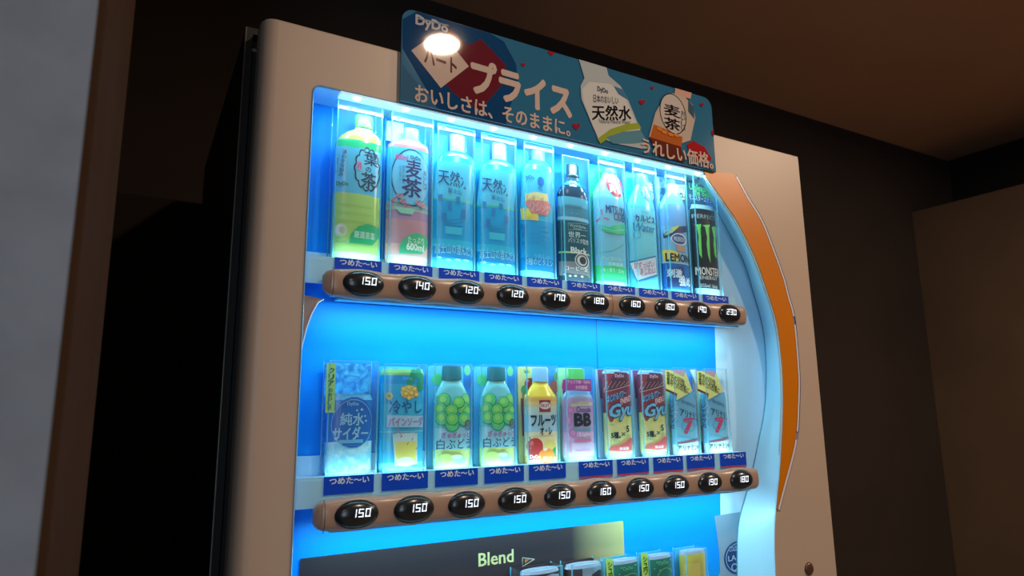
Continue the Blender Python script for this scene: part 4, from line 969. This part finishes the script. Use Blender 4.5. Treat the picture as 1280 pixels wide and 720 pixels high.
# 9, 10 boxed pouch drink
d = Drink('boxed_energy_pouch', 1, 8, 'boxed white pouch drink with yellow arrow sign, next to the red energy can', 'drink pack', G2)
M9 = (210, 234, 240)
d.body([(0, .0250), (.012, .0256), (d.z(500), .0256), (d.z(490), .0240)], [(0, (200, 232, 240)), (.0185, (120, 206, 238)), (.05, (110, 196, 240))], bx=.0045, label='pale blue pouch')
p = d.ink()
p.P((214, 232, 236), (848, 555), (875, 551), (875, 563), (848, 567)); p.P((150, 96, 120), (846, 553), (872, 547), (873, 549.5), (846, 555.5))
p.T((16, 54, 96), 'アリナミン', 850, 514, 872, 523.5, .03, up=-.25); p.T((200, 60, 120), '7', 854, 523, 867, 542, .07, up=0, shear=.1)
p.T((60, 120, 160), 'ENERGY', 852, 503, 869, 507, .01, up=-.3); p.L((70, 160, 190), [(848, 545), (870, 549)], .0008)
p.E((90, 170, 206), 860, 532, 9, 7, ring=.10)
p.T((60, 110, 100), 'アリナミンV', 846, 556.5, 873, 563, .03)
d.on(p, 'artwork')
d.card((176, 132, 134), 0, d.z(461.5), .0310); pc = d.cink(); pc.P((180, 224, 190), (831, 486), (846, 488), (850, 570), (837, 570)); pc.P((196, 224, 236), (862, 462), (870, 462), (870, 480)); pc.P((196, 222, 234), (836, 552), (880, 552), (881, 571), (837, 571))
pc.P((206, 70, 96), (837, 534), (842.5, 532), (843.5, 553), (840, 553)); d.on(pc, 'card_artwork', d.cardo)
nt_ = plane_print(YC - .0160, (d.X, YC, d.z0)); nt_.P((110, 60, 50), (831, 485), (848, 492), (848, 496), (831, 488)); nt_.P((228, 240, 150), (829.5, 463), (838, 463), (854, 471), (857, 465), (865.5, 489), (845, 500.5), (846.5, 492), (832, 485.5))
nt_.T((20, 66, 50), '疲労の回復、', 833.5, 469.5, 857, 478.5, .022, up=-.38); nt_.T((20, 66, 50), '集中力の改善に', 833.5, 478, 861, 487, .022, up=-.36); nt_.build('arrow_sign', d.root, label='yellow arrow sign with dark lettering')
nt2 = plane_print(YC - .0155, (d.X, YC, d.z0)); nt2.T((40, 90, 140), 'シャキッと', 836, 505, 841, 536, .05, vert=True, up=1.5); nt2.T((150, 200, 230), 'すっきり', 842, 501, 846.5, 525, .04, vert=True); nt2.build('side_lettering', d.root)
d.holder(d.z(460), .0320)
at_col(d, 1, 9, 'boxed white pouch drink with yellow arrow sign, last on the right of the second shelf')

# --- third shelf, only the tops show ---
def canR3(name, col, label, cardcol, bodycol, fn, bx=.002):
    d = Drink(name, 2, col, label, 'can', G3)
    zt = {4: 712, 5: 705}.get(col, 700 - (col-6)*6)
    top = d.z(zt)
    d.body([(0, .0235), (.005, .0265), (top-.006, .0268), (top-.001, .0248)], [(0, (150, 180, 190)), (.005, bodycol), (top-.006, (150, 160, 180))], bx=bx, label='can body')
    d.top = top; p = d.ink(); fn(p, d); d.on(p, 'artwork'); d.card(cardcol, 0, top+.002, .0330, r=.004); d.holder(top+.0035, .0345); return d
def a_coffee(x, y):
    def f(p, d):
        p.P((130, 165, 190), (x+4, y+8), (x+14, y+4), (x+28, y+3), (x+29, y+60), (x+4, y+62)); p.P((20, 24, 40), (x+16, y+16), (x+24, y+10), (x+28, y+10), (x+28, y+60), (x+14, y+60))
    return f
canR3('coffee_can', 4, 'dark coffee can with a grey-blue window, below the hundred-fifty-yen button and the fruit milk', (46, 34, 40), (52, 34, 40), a_coffee(676, 713))
canR3('coffee_can', 5, 'dark coffee can with a grey-blue window, beside the green striped can', (50, 34, 38), (56, 36, 38), a_coffee(724, 702))
def a_green(x, y, o):
    def f(p, d):
        p.T((90, 190, 140), 'DyDo', x+22, y+10, x+34, y+16, .03); p.E((80, 190, 130), x+32, y+32, 12, 14, ring=.08)
        for c in ((20, 12), (17, 20), (24, 22), (37, 8)): p.E((90, 190, 130), x+c[0], y+c[1], 1, 1)
    return f
for col, x, y, lb in ((6, 757, 698, 'green soda can with a yellow-green strip beside the dark coffee cans'), (7, 801, 691, 'green soda can with a yellow-green strip, second one, beside the yellow can')):
    d = canR3('green_soda_can', col, lb, (60, 160, 190), (10, 112, 92), a_green(x, y, 0))
    nt_ = plane_print(YC - .0160, (d.X, YC, d.z0)); nt_.P((176, 222, 100), (x, y), (x+8.5, y), (x+11, y+60), (x+3, y+60)); nt_.T((20, 70, 40), 'シュワシュワ', x+2.5, y+4, x+8, y+52, .03, vert=True, up=2); nt_.build('side_strip', d.root, label='yellow-green strip')
canR3('yellow_soda_can', 8, 'olive yellow can, last on the right of the third shelf', (60, 170, 220), (196, 186, 70), lambda p, d: p.P((214, 200, 90), (855, 705), (875, 703), (876, 760), (856, 760)))
print('objects', len(bpy.data.objects))
